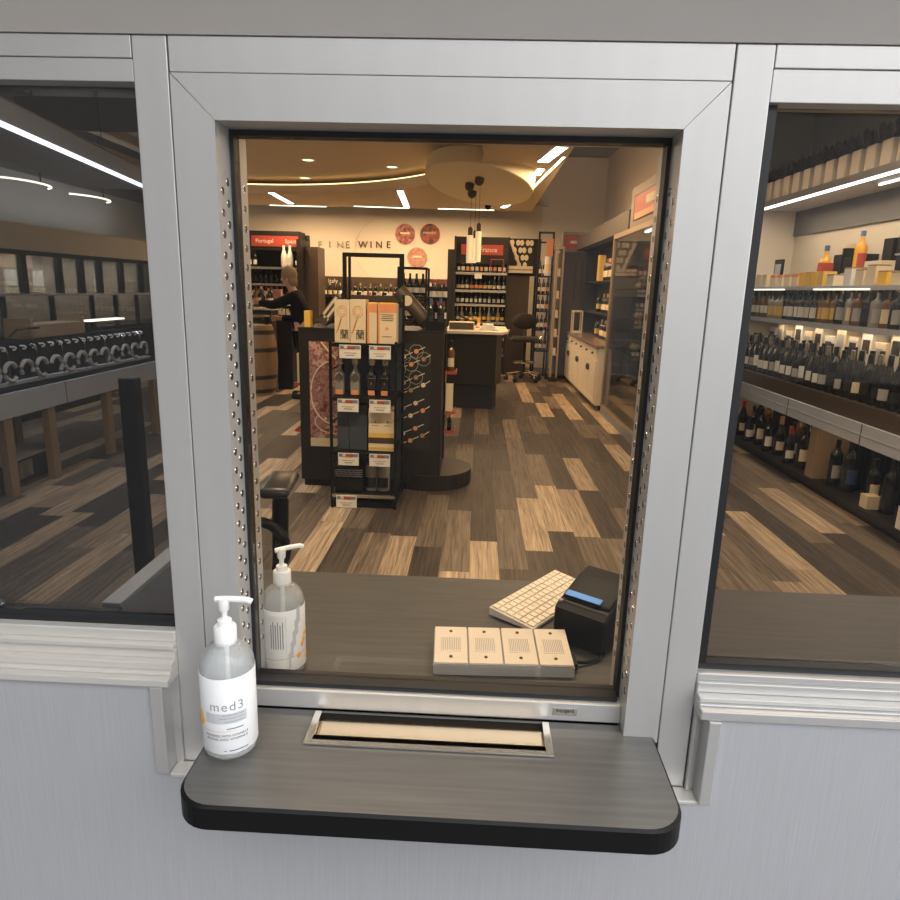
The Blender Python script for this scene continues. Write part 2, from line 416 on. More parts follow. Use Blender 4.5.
def facade():
    # middle window
    w = struct(put('window_1', None)); w.empty_display_size = .05
    g = .0007
    def stile(pts): return MB().prism(pts, 'y', 0, .108, 'alu').build('frame', w)
    stile([(GL, .915), (IL, .915), (IL, IT), (GL, 1.930 - g)])
    stile([(IR, .915), (GR, .915), (GR, 1.930 - g), (IR, IT)])
    stile([(GL + g, 1.930), (IL + g, IT), (IR - g, IT), (GR - g, 1.930)])
    for x0, x1 in ((IL - .05, IL), (IR, IR + .05)): MB().box(x0, x1, .1085, .128, .931, IT, 'alu').build('inner_jamb', w)
    MB().box(IL - .05, IR + .05, .1085, .128, IT, IT + .05, 'alu').build('inner_jamb', w)
    MB().box(IL, IR, .03, .080, .927, .962, 'alu', .002).build('bottom_rail', w)
    gz = MB()
    gz.box(IL, IL + .006, .055, .080, .962, IT, 'rubber').box(IR - .006, IR, .055, .080, .962, IT, 'rubber')
    gz.box(IL + .006, IR - .006, .055, .080, IT - .008, IT, 'rubber').box(IL + .006, IR - .006, .040, .080, .962, .970, 'rubber')
    gz.build('gasket', w)
    MB().box(IL + .006, IR - .006, .064, .070, .970, IT - .008, 'pane').build('pane', w)
    for x, sg in ((IL, 1), (IR, -1)):
        for ys in ((.018, .040), (.091, .112)):
            mb = MB(); dots(mb, x, sg, ys); o = mb.build('perforation', w, smooth=40); o['label'] = 'row of small punched steel holes in the jamb'
    MB().box(IL, IR, .081, .108, .925, .944, 'alu_dull', .002).build('inner_sill', w)
    # badge on the bottom rail
    p = at(565, 709, y=.03)
    b = tag(MB().box(-.021, .021, -.0012, 0, -.007, .007, 'steel', .0005).build('badge', None, (p.x, .03, .9455)), 'small metal maker badge on the rail under the middle window', 'badge')
    text('Insulgard', .0085, 'ink', b, (0, -.0013, .002)); MB().box(-.012, .012, -.0016, -.0012, -.0042, -.003, 'ink_g').build('print_line', b)
    # posts and head
    struct(MB().box(PL, GL - .002, .0, .12, .832, 1.976, 'alu', .0015).build('trim_3'))
    struct(MB().box(GR + .002, PR, .0, .12, .832, 1.976, 'alu', .0015).build('trim_4'))
    struct(MB().box(GL - .002, GL, .012, .12, .9, 1.976, 'groove').box(GR, GR + .002, .012, .12, .9, 1.976, 'groove').build('trim_5'))
    struct(MB().box(GL, GR, .0, .12, 1.9308, 1.976, 'alu', .001).build('trim_6'))
    for n, (a, b, nm) in enumerate(((-2.3, PL - .001, 'trim_7'), (PR + .001, 2.4, 'trim_8'))):
        d = 0 if n == 0 else -.012
        struct(MB().box(a, b, .0, .05, 1.9475, 1.976, 'alu', .001).box(a, b, .002, .05, 1.918 + d, 1.947, 'alu', .001).build(nm))
    # side windows
    for nm, a, b, z0, z1, gm, dull in (('window_2', -2.3, PL, 1.094, 1.918, 'pane_l', 1), ('window_3', PR, 2.4, 1.062, 1.906, 'pane_r', 0)):
        w = struct(put(nm, None)); w.empty_display_size = .05
        MB().box(a, b, .03, .036, z0, z1, gm).build('pane', w)
        gk = MB().box(a, b, .012, .037, z0 - .011, z0, 'rubber')
        xe = b if dull else a; s = -1 if dull else 1
        if not dull: gk.box(min(xe, xe + s * .017), max(xe, xe + s * .017), .014, .03, z0, z1, 'rubber')
        gk.build('gasket', w)
        fr = MB(); zz = z0 - .011
        steps = [(.020, -.004), (.010, -.014), (.018, -.009), (.014, -.022), (.007, -.028), (.014, -.040)] if dull else [(.013, -.002), (.019, -.007), (.009, -.022), (.005, -.026), (.017, -.038)]
        for h, y in steps:
            fr.box(a, b, y, .037, zz - h, zz, 'alu_dull' if dull else 'alu', .002); zz -= h
        fr.build('sill', w)
        MB().box(a - .03, a, .0, .12, zz, z1, 'alu').build('frame', w) if dull else MB().box(b, b + .03, .0, .12, zz, z1, 'alu').build('frame', w)
    # wall under and around
    zl, zr = 1.000, .988
    struct(MB().box(-7.2, -.500, -.03, .10, 0, zl - .001, 'panel').box(-.500, .395, -.03, .10, 0, .830, 'panel').box(.395, 4, -.03, .10, 0, zr - .001, 'panel').build('wall_front'))
    struct(MB().box(-7.2, 4, -.003, .12, 1.9765, 4.4, 'bulk').build('wall_front'))
    struct(MB().box(-7.2, -2.331, -.02, .12, .97, 1.977, 'panel').build('wall_front'))
    struct(MB().box(2.431, 4, -.02, .12, .97, 1.977, 'panel').build('wall_front'))
    struct(MB().box(-.521, -.499, -.038, .0, .832, .999, 'alu', .002).box(-.499, PL, -.006, .08, .831, 1.0, 'alu').build('trim_9'))
    struct(MB().box(.394, .414, -.040, .0, .83, .987, 'alu', .002).box(PR + .001, .388, -.010, .0, .832, .996, 'alu', .002).box(.388, .394, -.004, .08, .832, .99, 'alu').build('trim_10'))
    struct(MB().box(-.499, .394, -.034, -.001, .824, .832, 'alu_dull', .002).build('trim_11'))
    # the shelf: outline with rounded corners and an opening for the tray
    L, Rr, F, B, rad = -.418, .322, -.206, .028, .055
    mb = MB(); bm = mb.bm; i0 = mb.mi('lam'); i1 = mb.mi('lam_edge')
    out = [(L, B)]
    for k in range(9): a = PI + k * PI / 16; out.append((L + rad + rad * math.cos(a), F + rad + rad * math.sin(a)))
    for k in range(9): a = 1.5 * PI + k * PI / 16; out.append((Rr - rad + rad * math.cos(a), F + rad + rad * math.sin(a)))
    out.append((Rr, B))
    TX0, TX1, TY0, TY1 = -.250, .138, -.056, .022
    inn = [(TX0, TY0), (TX1, TY0), (TX1, TY1), (TX0, TY1)]
    def ring(pts, z): return [bm.verts.new((x, y, z)) for x, y in pts]
    zt, zb = .925, .886
    ins = [(x + (.004 if x < -.2 else -.004 if x > .2 else 0), y + (.004 if y < 0 else 0)) for x, y in out]
    ot, o2, ob = ring(ins, zt), ring(out, zt - .004), ring(out, zb); it, ib = ring(inn, zt), ring(inn, zb)
    for o, c, mi in ((ot, it, i0), (ob, ib, i1)):
        es = [bm.edges.new((q[k], q[(k + 1) % len(q)])) for q in (o, c) for k in range(len(q))]
        rr = bmesh.ops.triangle_fill(bm, edges=es, use_beauty=True)
        for gm in rr['geom']:
            if isinstance(gm, bmesh.types.BMFace): gm.material_index = mi
    for a, b in ((ot, o2), (o2, ob), (it, ib)):
        for k in range(len(a)):
            f = bm.faces.new((a[k], a[(k + 1) % len(a)], b[(k + 1) % len(a)], b[k])); f.material_index = i1
    bmesh.ops.recalc_face_normals(bm, faces=bm.faces[:])
    sh = thing('service_ledge', 'grey laminate ledge with a thick black rounded edge under the middle window', 'shelf', (0, 0, 0))
    mb.build('top', sh)
    mb = MB()
    for x in (-.385, .275): MB().box(x - .015, x + .015, -.16, -.031, .862, .886, 'lam_edge').build('bracket', sh)
    t = thing('deal_tray', 'recessed stainless steel pass-through tray set into the grey ledge', 'tray', (0, 0, .926))
    mb = MB(); e = .009
    mb.box(TX0 - e, TX0 + .003, TY0 - e, TY1, 0, .003, 'steel', .0008).box(TX1 - .003, TX1 + e, TY0 - e, TY1, 0, .003, 'steel', .0008).box(TX0 + .003, TX1 - .003, TY0 - e, TY0 + .003, 0, .003, 'steel', .0008)
    mb.build('rim', t)
    mb = MB()
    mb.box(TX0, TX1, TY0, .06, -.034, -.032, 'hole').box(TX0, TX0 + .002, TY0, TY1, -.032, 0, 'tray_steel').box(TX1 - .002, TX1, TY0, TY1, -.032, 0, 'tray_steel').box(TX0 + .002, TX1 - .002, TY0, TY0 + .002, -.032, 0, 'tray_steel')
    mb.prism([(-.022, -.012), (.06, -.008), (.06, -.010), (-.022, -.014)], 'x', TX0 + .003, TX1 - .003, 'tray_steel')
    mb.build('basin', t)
facade()

# ------------------------------------------------------------------ sanitizer bottles
def sanitizer(label, loc, rz, S, back):
    b = thing('sanitizer_bottle', label, 'bottle', loc, rz)
    R = .0405; H = .176
    prof = [(0, .003), (.033, 0), (.0385, .003), (R, .010), (R, .142), (.0392, .152), (.035, .163), (.027, .173), (.018, .179), (.0165, .184), (0, .184)]
    MB().lathe(prof, 'gel', 40).build('bottle_body', b, smooth=50)
    MB().lathe([(R + .0003, .014), (R + .0006, .0145), (R + .0006, .139), (R + .0003, .1395)], 'label_w', 40).build('label', b, smooth=40)
    MB().lathe([(0, .179), (.0165, .179), (.0168, .181), (.0168, .204), (.0155, .206), (.011, .207), (.0105, .213), (.0105, .2155), (.006, .217), (0, .217)], 'white', 24).build('collar', b, smooth=40)
    mb = MB(); mb.lathe([(.0045, .216), (.0045, .228), (.0075, .232), (.0085, .246), (.0085, .250), (0, .2505)], 'white', 16)
    mb.build('pump_head', b, smooth=40)
    mb = MB(); mb.tube([(-.012, 0, .2475), (0, 0, .249), (.02, 0, .2495), (.036, 0, .2490), (.0425, 0, .246)], .0048, 'white', 8); mb.build('nozzle', b, smooth=60)
    MB().cyl((0, 0, .03), (0, 0, .178), .0032, 'white').build('dip_tube', b)
    q = R + .0008; mb = MB()
    def patch(mb, a0, a1, z0, z1, m, n=8, rr=q, slope=0.):
        i = mb.mi(m); vs = []
        for k in range(n + 1):
            a = a0 + (a1 - a0) * k / n; s_ = slope * (k / n)
            vs.append([mb.bm.verts.new((rr * math.sin(a), -rr * math.cos(a), z + s_)) for z in (z0, z1)])
        for k in range(n):
            f = mb.bm.faces.new((vs[k][0], vs[k + 1][0], vs[k + 1][1], vs[k][1])); f.material_index = i
    if not back:
        text('med3', .021, 'ink_g', b, (0, 0, .094), bend=(q, .28), ext=.0001, space=1.15)
        patch(mb, -.55, 1.0, .066, .083, 'ink_lg'); patch(mb, .1, .9, .0795, .0805, 'ink_g', rr=q + .0002); patch(mb, .0, .9, .0745, .0755, 'ink_g', rr=q + .0002); patch(mb, .2, .9, .069, .070, 'ink_g', rr=q + .0002)
        patch(mb, -1.1, .6, .0525, .0533, 'ink_o'); patch(mb, .25, .85, .0565, .058, 'ink_n'); patch(mb, .3, 1.0, .019, .0205, 'ink_n'); patch(mb, .1, .22, .0195, .0205, 'ink_n')
        mb.build('label_print', b)
        text('ALCOHOL WITH VITAMIN E', .0053, 'ink', b, (0, 0, .0455), bend=(q, .22), ext=.0001)
        text('ALCOOL AVEC VITAMINE E', .0053, 'ink', b, (0, 0, .0395), bend=(q, .22), ext=.0001)
        fl = MB()
        for k, a in enumerate((-1.05, -.92, -.80, -.9)):
            z = (.068, .073, .066, .061)[k]
            fl.lathe([(0, 0), (.007, 0), (.004, .0008), (0, .0009)], 'ink_o', 7, (q * math.sin(a), -q * math.cos(a), z), Matrix.Rotation(a, 4, 'Z') @ Matrix.Rotation(PI / 2, 4, 'X'))
        fl.build('flower_print', b)
        o = MB(); patch(o, -1.25, -.75, .072, .0735, 'ink_g', slope=-.01); patch(o, -1.25, -.7, .078, .0792, 'ink_g', slope=-.004); o.build('seal_print', b)
    else:
        patch(mb, -1.2, -.22, .015, .130, 'ink_lg', rr=q)
        patch(mb, -1.2, -.235, .015, .130, 'label_w', rr=q + .00015)
        for k in range(6): patch(mb, -.95 + k * .11, -.95 + k * .11 + .05, .062, .112 + (k % 2) * .006, 'ink_g', 2, q + .0003)
        for k in range(5): patch(mb, -.15 + k * .11, -.02 + k * .13, .016 + k * .022, .05 + k * .022, 'ink_lg', 3, q, .008)
        patch(mb, -1.3, 1.3, .0365, .038, 'ink_lg', 14, q + .0004, .010)
        mb.build('label_print', b)
        fl = MB()
        for a, z in ((.62, .062), (.74, .070), (.86, .080), (.38, .042), (1.0, .030)):
            fl.lathe([(0, 0), (.006, 0), (.004, .0008), (0, .0009)], 'ink_o', 7, (q * math.sin(a), -q * math.cos(a), z), Matrix.Rotation(a, 4, 'Z') @ Matrix.Rotation(PI / 2, 4, 'X'))
        fl.build('flower_print', b)
    b.scale = (S, S, S)
    return b
sanitizer('clear pump bottle of hand gel standing outside on the grey ledge', (-.373, -.073, .925), math.radians(0), 1.03, False)
sanitizer('clear pump bottle of hand gel inside behind the glass, back label showing', (-.349, .151, .930), math.radians(35), .98, True)

# ------------------------------------------------------------------ counter behind the glass
def counter():
    c = thing('service_counter', 'long dark laminate counter running behind the glass', 'counter', (0, 0, 0))
    MB().box(-.78, 2.6, .109, .600, .895, .930, 'counter', .003).build('worktop', c)
    MB().box(-.77, 2.6, .53, .56, 0, .895, 'dark_wood').build('front_panel', c)
    MB().box(-7, -.785, .121, .365, .895, .929, 'counter', .003).build('worktop', c)
    MB().box(-7, -.785, .32, .34, 0, .895, 'dark_wood').build('front_panel', c)
    s = tag(MB().box(-.835, -.79, .370, .78, 0, .935, 'grey', .002).build('counter_end_panel'), 'narrow grey panel edge running back from the counter, seen through the left window', 'panel')
    # four intercom plates in a sloping case
    p = at(433, 677, z=.95)
    t = thing('intercom_panel', 'low sloping case with four beige speaker plates on the counter behind the glass', 'intercom', (-.062, .150, .93), math.radians(2.5))
    W = .272
    MB().prism([(0, 0), (.120, 0), (.120, .034), (0, .020)], 'x', 0, W, 'plate_side').build('case', t)
    MB().box(W, W + .010, .02, .06, .004, .016, 'plastic_k').build('plug', t)
    MB().tube([(W + .009, .04, .010), (W + .03, .045, .006), (W + .06, .06, .0045), (W + .075, .10, .0045)], .0035, 'plastic_k').build('cable', t)
    sl = math.atan2(.014, .120)
    for k in range(4):
        o = put('speaker_plate', MB().box(-.0325, .0325, .002, .118, 0, .005, 'plate', .0012).data('speaker_plate'), t, (.034 + k * .068, 0, .0205), 0, (sl, 0, 0))
        g = MB().box(-.021, .021, .036, .084, .005, .0058, 'plate', .0004)
        for j in range(11): g.box(-.018 + j * .0036 - .0007, -.018 + j * .0036 + .0007, .040, .080, .0058, .0062, 'plate_side')
        g.build('grille', o)
        for y in (.020, .102): MB().cyl((0, y, .005), (0, y, .0062), .0035, 'hole', seg=10).build('screw', o)
    # keyboard
    a = at(489, 611, z=.942); b = at(533, 627, z=.942); c2 = at(552, 575, z=.942)
    xd = (c2 - a); L = .285; ang = math.atan2(xd.y, xd.x); Wd = .118
    k = thing('keyboard', 'slim cream keyboard lying askew on the counter next to the black printer', 'keyboard', (a.x, a.y, .93), ang)
    MB().prism([(-Wd, .004), (0, .004), (0, .022), (-Wd, .010)], 'x', 0, L, 'keybase').build('case', k)
    MB().box(0.02, L - .02, -.02, -.006, 0, .004, 'plastic_k').box(0.02, L - .02, -Wd + .006, -Wd + .02, 0, .004, 'plastic_k').build('foot', k)
    ks = math.atan2(.012, Wd); kw = MB().box(-.0078, .0078, -.0078, .0078, 0, .004, 'key', .001).data('keycap'); sp = MB().box(-.045, .045, -.0078, .0078, 0, .004, 'key', .001).data('keycap')
    for rrow in range(6):
        y = -.011 - rrow * .0192; z = .0218 + (y) * .012 / Wd
        for cc in range(15):
            x = .014 + cc * .0184
            if rrow == 5 and 4 <= cc <= 8:
                if cc == 6: put('keycap', sp, k, (x, y, z), 0, (ks, 0, 0))
                continue
            put('keycap', kw, k, (x, y, z), 0, (ks, 0, 0))
    # receipt printer
    q = thing('receipt_printer', 'black receipt printer with a bright blue strip at the right end of the counter', 'printer', (.272, .330, .93), math.radians(-36)); q.scale = (.80, .80, .80)
    MB().prism([(-.09, 0), (.09, 0), (.09, .145), (.02, .135), (-.075, .108), (-.09, .095)], 'x', -.075, .075, 'printer', None, .010).build('body', q, smooth=40)
    bpy.context.view_layer.update()
    MB().prism([(-.062, .113), (.085, .147), (.085, .160), (.03, .152), (-.055, .122)], 'x', -.068, .068, 'mesh_k', None, .005).build('lid', q, smooth=40)
    MB().prism([(-.0905, .094), (-.072, .1102), (-.068, .1122), (-.0905, .0965)], 'x', -.07, .07, 'printer').build('front_lip', q)
    MB().box(-.060, .040, -.010, .010, 0, .0018, 'cyan', .0005, Matrix.Translation((0, -.050, .1265)) @ Matrix.Rotation(math.atan2(.030, .085), 4, 'X')).build('blue_strip', q)
    MB().cyl((-.064, -.072, .107), (-.064, -.072, .113), .006, 'plate_side', seg=12).build('button', q)
counter()

# ------------------------------------------------------------------ drafting chair close behind the counter
def chair_front():
    v = Vector((-.35, .94, 0)).normalized(); ang = math.atan2(-v.x, v.y)    # local +y points along the view line
    base = at(214, 500, y=1.05)
    c = thing('office_chair', 'black office chair with a padded armrest right behind the counter at left', 'chair', (base.x, 1.15, 0), ang)
    MB().box(-.23, .03, -.20, .20, .46, .53, 'fabric', .03).build('seat', c)
    MB().box(-.05, .02, -.12, .14, .62, 1.05, 'fabric', .02).build('backrest', c)
    mb = MB().cyl((-.1, 0, .10), (-.1, 0, .46), .025, 'plastic_k')
    mb.build('column', c)
    for k in range(5):
        a = 2 * PI * k / 5
        o = MB().bar((-.1, 0, .11), (-.1 + .26 * math.cos(a), .26 * math.sin(a), .075), .035, 'plastic_k').build('leg', c)
        MB().sph((-.1 + .26 * math.cos(a), .26 * math.sin(a), .028), .028, 'plastic_k').build('caster', o)
    # armrest on the visible side
    p = at(280, 484, y=.86); inv = Matrix.Rotation(-ang, 3, 'Z') @ (p - Vector((base.x, 1.15, 0)))
    ax, ay, az = inv.x, inv.y, p.z
    ar = MB().box(-.042, .042, -.105, .105, -.016, .016, 'pad', .014, Matrix.Translation((ax, ay, az)) @ Matrix.Rotation(math.radians(-14), 4, 'Z')).build('armrest', c, smooth=50)
    mb = MB().tube([(ax, ay, az - .012), (ax, ay, az - .05), (ax - .004, ay, az - .16), (ax - .02, ay, .72), (ax - .08, ay * .6, .56), (-.08, 0, .5)], .024, 'plastic_k', 8).build('arm_post', c, smooth=60)
    pts = [(ax - .075 + .085 * math.cos(t), ay - .02, .885 + .095 * math.sin(t)) for t in [2 * PI * k / 24 for k in range(24)]]
    MB().tube(pts, .016, 'plastic_k', 8, True).build('arm_loop', c, smooth=60)
chair_front()

# ------------------------------------------------------------------ bottles
SHAPE = {
    'bordeaux': ([(0, .004), (.030, 0), (.0365, .004), (.0375, .010), (.0375, .190), (.034, .207), (.020, .228), (.0148, .245), (.0142, .300), (0, .300)], .245, .0375, (.05, .135)),
    'burgundy': ([(0, .004), (.032, 0), (.0405, .004), (.0415, .010), (.0415, .145), (.037, .172), (.024, .205), (.0155, .240), (.0145, .300), (0, .300)], .240, .0415, (.045, .110)),
    'whisky': ([(0, .004), (.042, 0), (.048, .004), (.049, .010), (.049, .178), (.044, .198), (.024, .212), (.0165, .222), (.0165, .262), (.020, .264), (.020, .300), (0, .300)], .262, .049, (.035, .140)),
    'square': ([(0, .004), (.046, 0), (.050, .006), (.050, .190), (.046, .202), (.018, .214), (.016, .240), (.021, .242), (.021, .300), (0, .300)], .240, .050, (.03, .110)),
    'champagne': ([(0, .004), (.038, 0), (.0435, .006), (.0435, .150), (.038, .180), (.022, .222), (.0165, .245), (.0175, .292), (.015, .300), (0, .300)], .205, .0435, (.05, .115)),
}
_cache = {}
def bottle_data(kind, gm, lm, cm, parts):
    key = (kind, gm, lm, cm, parts)
    if key in _cache: return _cache[key]
    prof, cz, R, (l0, l1) = SHAPE[kind]; seg = 14 if parts else 8
    if kind == 'square': seg = 4 if False else seg
    if parts:
        b = MB().lathe(prof, gm, seg).data('bottle', 50)
        mb = MB(); i = mb.mi(lm); q = R + .0009; cols = []
        for k in range(9):
            a = -.9 + k * 1.8 / 8; cols.append([mb.bm.verts.new((q * math.sin(a), -q * math.cos(a), z)) for z in (l0, l1)])
        for k in range(8): mb.bm.faces.new((cols[k][0], cols[k + 1][0], cols[k + 1][1], cols[k][1])).material_index = i
        lb = mb.data('label', 50)
        cp = [(r + .0009, z) for r, z in prof if z >= cz - 1e-6]; cp = [(cp[0][0] - .0007, cp[0][1] - .001)] + cp[:-1] + [(cp[-1][0] * 0, .3009)]
        cd = MB().lathe(cp, cm, seg).data('capsule', 50)
        _cache[key] = (b, lb, cd)
    else:
        pr = []
        for i, (r, z) in enumerate(prof):
            m = cm if z >= cz - 1e-6 else gm
            if abs(r - R) < 1e-6 and z > .05 and len(pr) and pr[-1][1] < l0:
                pr += [(R, l0, lm), (R, l1, gm)]
            pr.append((r, z, m))
        _cache[key] = (MB().lathe(pr, gm, seg).data('bottle', 50),)
    return _cache[key]
def bottle(loc, h, kind, gm, lm, cm, label, group=None, parts=False, rz=0, rot=None, name='wine_bottle', cat='bottle', w=1.):
    d = bottle_data(kind, gm, lm, cm, parts); o = put(name, d[0], None, loc, rz, rot)
    s = h / .3; o.scale = (s * w, s * w, s); tag(o, label, cat, group)
    if parts: put('label', d[1], o); put('capsule', d[2], o)
    return o
def carton(name, b, m, label, cat, group=None, lid=None, print_=None, bev=.002):
    """a closed box standing at world bounds b; lid: (material, height of the coloured top band)"""
    x0, x1, y0, y1, z0, z1 = b; cx, cy = (x0 + x1) / 2, (y0 + y1) / 2; hx, hy, h = (x1 - x0) / 2, (y1 - y0) / 2, z1 - z0
    mb = MB()
    if lid: mb.box(-hx, hx, -hy, hy, 0, h - lid[1], m, bev).box(-hx, hx, -hy, hy, h - lid[1], h, lid[0], bev)
    else: mb.box(-hx, hx, -hy, hy, 0, h, m, bev)
    return tag(mb.build(name, None, (cx, cy, z0)), label, cat, group)

# ------------------------------------------------------------------ lamps of the lowered ceiling
STRIPS = []
def ceiling_lamps():
    def strip(a, b, w, label, mat='led', grp=None, e=36):
        a = Vector(a); b = Vector(b); a.z = b.z = 0; d = b - a; c = (a + b) / 2; L = d.length
        o = thing('ceiling_strip_light', label, 'light', (c.x, c.y, 3.2), math.atan2(d.y, d.x), grp)
        MB().box(-L / 2 - .01, L / 2 + .01, -w / 2 - .01, w / 2 + .01, -.012, 0, 'white').build('housing', o)
        MB().box(-L / 2, L / 2, -w / 2, w / 2, -.016, -.012, mat).build('diffuser', o)
        STRIPS.append((a, b, w, e))
    A = lambda x, y: at(x, y, z=3.2)
    strip(A(271, 192), A(291, 203), .10, 'bright slanting strip light at the far left of the ceiling')
    strip(A(400, 190), A(407, 207), .10, 'bright short strip light on the ceiling above the round wall posters')
    strip(A(270, 204.5), A(326, 206), .06, 'long thin ceiling strip along the back edge, left of three', 'led_warm')
    strip(A(354, 205.5), A(408, 207.5), .06, 'long thin ceiling strip along the back edge, middle of three', 'led_warm')
    strip(A(438, 208), A(494, 209.5), .06, 'long thin ceiling strip along the back edge, right of three', 'led_warm')
    strip(A(543, 161), A(562, 146), .13, 'wide bright strip light nearest the window, right of the round drum', e=20)
    strip(A(537, 174), A(541, 168), .09, 'short bright light half hidden behind the rim of the round drum', e=1)
    strip(A(503, 207), A(511, 202.5), .10, 'small bright ceiling light beyond the round drum', e=16)
    strip(A(530, 190), A(564, 156), .03, 'long thin strip light along the right edge of the ceiling', 'led_warm', e=30)
    p = at(488, 205, z=3.2)
    s = thing('ceiling_sensor', 'small black dome fixed to the ceiling near the back edge', 'sensor', (p.x, p.y, 3.2))
    MB().sph((0, 0, -.03), .06, 'black').build('dome', s)
    for px, py, lb in ((308, 160, 'glowing recessed downlight nearest the window in the ceiling recess'), (305, 178, 'glowing recessed downlight at the back left of the ceiling recess'), (392, 167, 'glowing recessed downlight at the right of the ceiling recess')):
        p = at(px, py, z=3.455)
        if py != 178: DOWN.append((p.x, p.y))
        t = thing('downlight', lb, 'light', (p.x, p.y, 3.46))
        MB().lathe([(.11, 0), (.115, -.006), (.085, -.010), (.08, -.004)], 'white', 24).build('trim_ring', t)
        MB().lathe([(0, -.006), (.08, -.006)], 'down', 20).build('lens', t)
    # drum
    c = at(480, 178, y=8.6)
    rot = (math.radians(-12), math.radians(8), 0)
    t = thing('ceiling_drum', 'large cream round drum fitting tilted under the ceiling', 'light fitting', c, rot=rot)
    MB().lathe([(0, -.10), (.72, -.10), (.735, -.09), (.735, .10), (.72, .11), (0, .11)], 'disc', 56).build('shell', t, smooth=30)
    MB().bar((-.1, .12, .10), (-.1, .12, 3.2 - c.z + .22), .10, 'black').build('hanger', t)
    MB().box(-.48, -.02, -.16, .0, .10, .26, 'black').build('ballast', t)
    MB().bar((.10, -.1, .10), (.32, -.2, .21), .05, 'disc').build('bracket', t)
    for px, py, n in ((480, 181, 0), (471, 187.5, 1), (474.5, 194, 2)):
        d = ROT @ Vector(((px - 450) / FPX, 1, -(py - 450) / FPX))
        pl = at(px, py, y=8.45 + n * .25)
        xx = (Matrix.Rotation(rot[1], 3, 'Y').inverted() @ (Matrix.Rotation(rot[0], 3, 'X').inverted() @ Vector((pl.x - c.x, pl.y - c.y, 0))))
        cup = MB().lathe([(0, -.195), (.03, -.19), (.055, -.165), (.062, -.14), (.062, -.101), (0, -.101)], 'dome', 18, (xx.x, (n - 1) * .26, 0)).build('cable_cup', t, smooth=40)
    for px0, px1, y0, y1, dy, lb in ((466, 472.5, 235.5, 263, 8.3, 'leftmost of the three hanging tube lamps'), (471.5, 476, 238.5, 263, 8.6, 'middle of the three hanging tube lamps, set back'), (474.5, 480.5, 231.5, 262, 8.25, 'rightmost of the three hanging tube lamps')):
        a = at((px0 + px1) / 2, y1, y=dy); b = at((px0 + px1) / 2, y0, y=dy); w = (at(px1, y0, y=dy) - at(px0, y0, y=dy)).length / 2
        h = b.z - a.z
        t = thing('pendant_lamp', lb, 'lamp', (a.x, dy, a.z))
        MB().lathe([(w * .86, 0), (w, .005), (w, h), (w * .5, h + .004)], 'tube_lamp', 16).build('shade', t, smooth=40)
        MB().lathe([(w * .75, h), (w * .75, h + .09), (w * .3, h + .11), (0, h + .11)], 'dome', 14).build('cap', t)
        MB().cyl((0, 0, h + .11), (0, 0, 2.96 - a.z), .0025, 'black', seg=6).build('cable', t)
DOWN = []
ceiling_lamps()

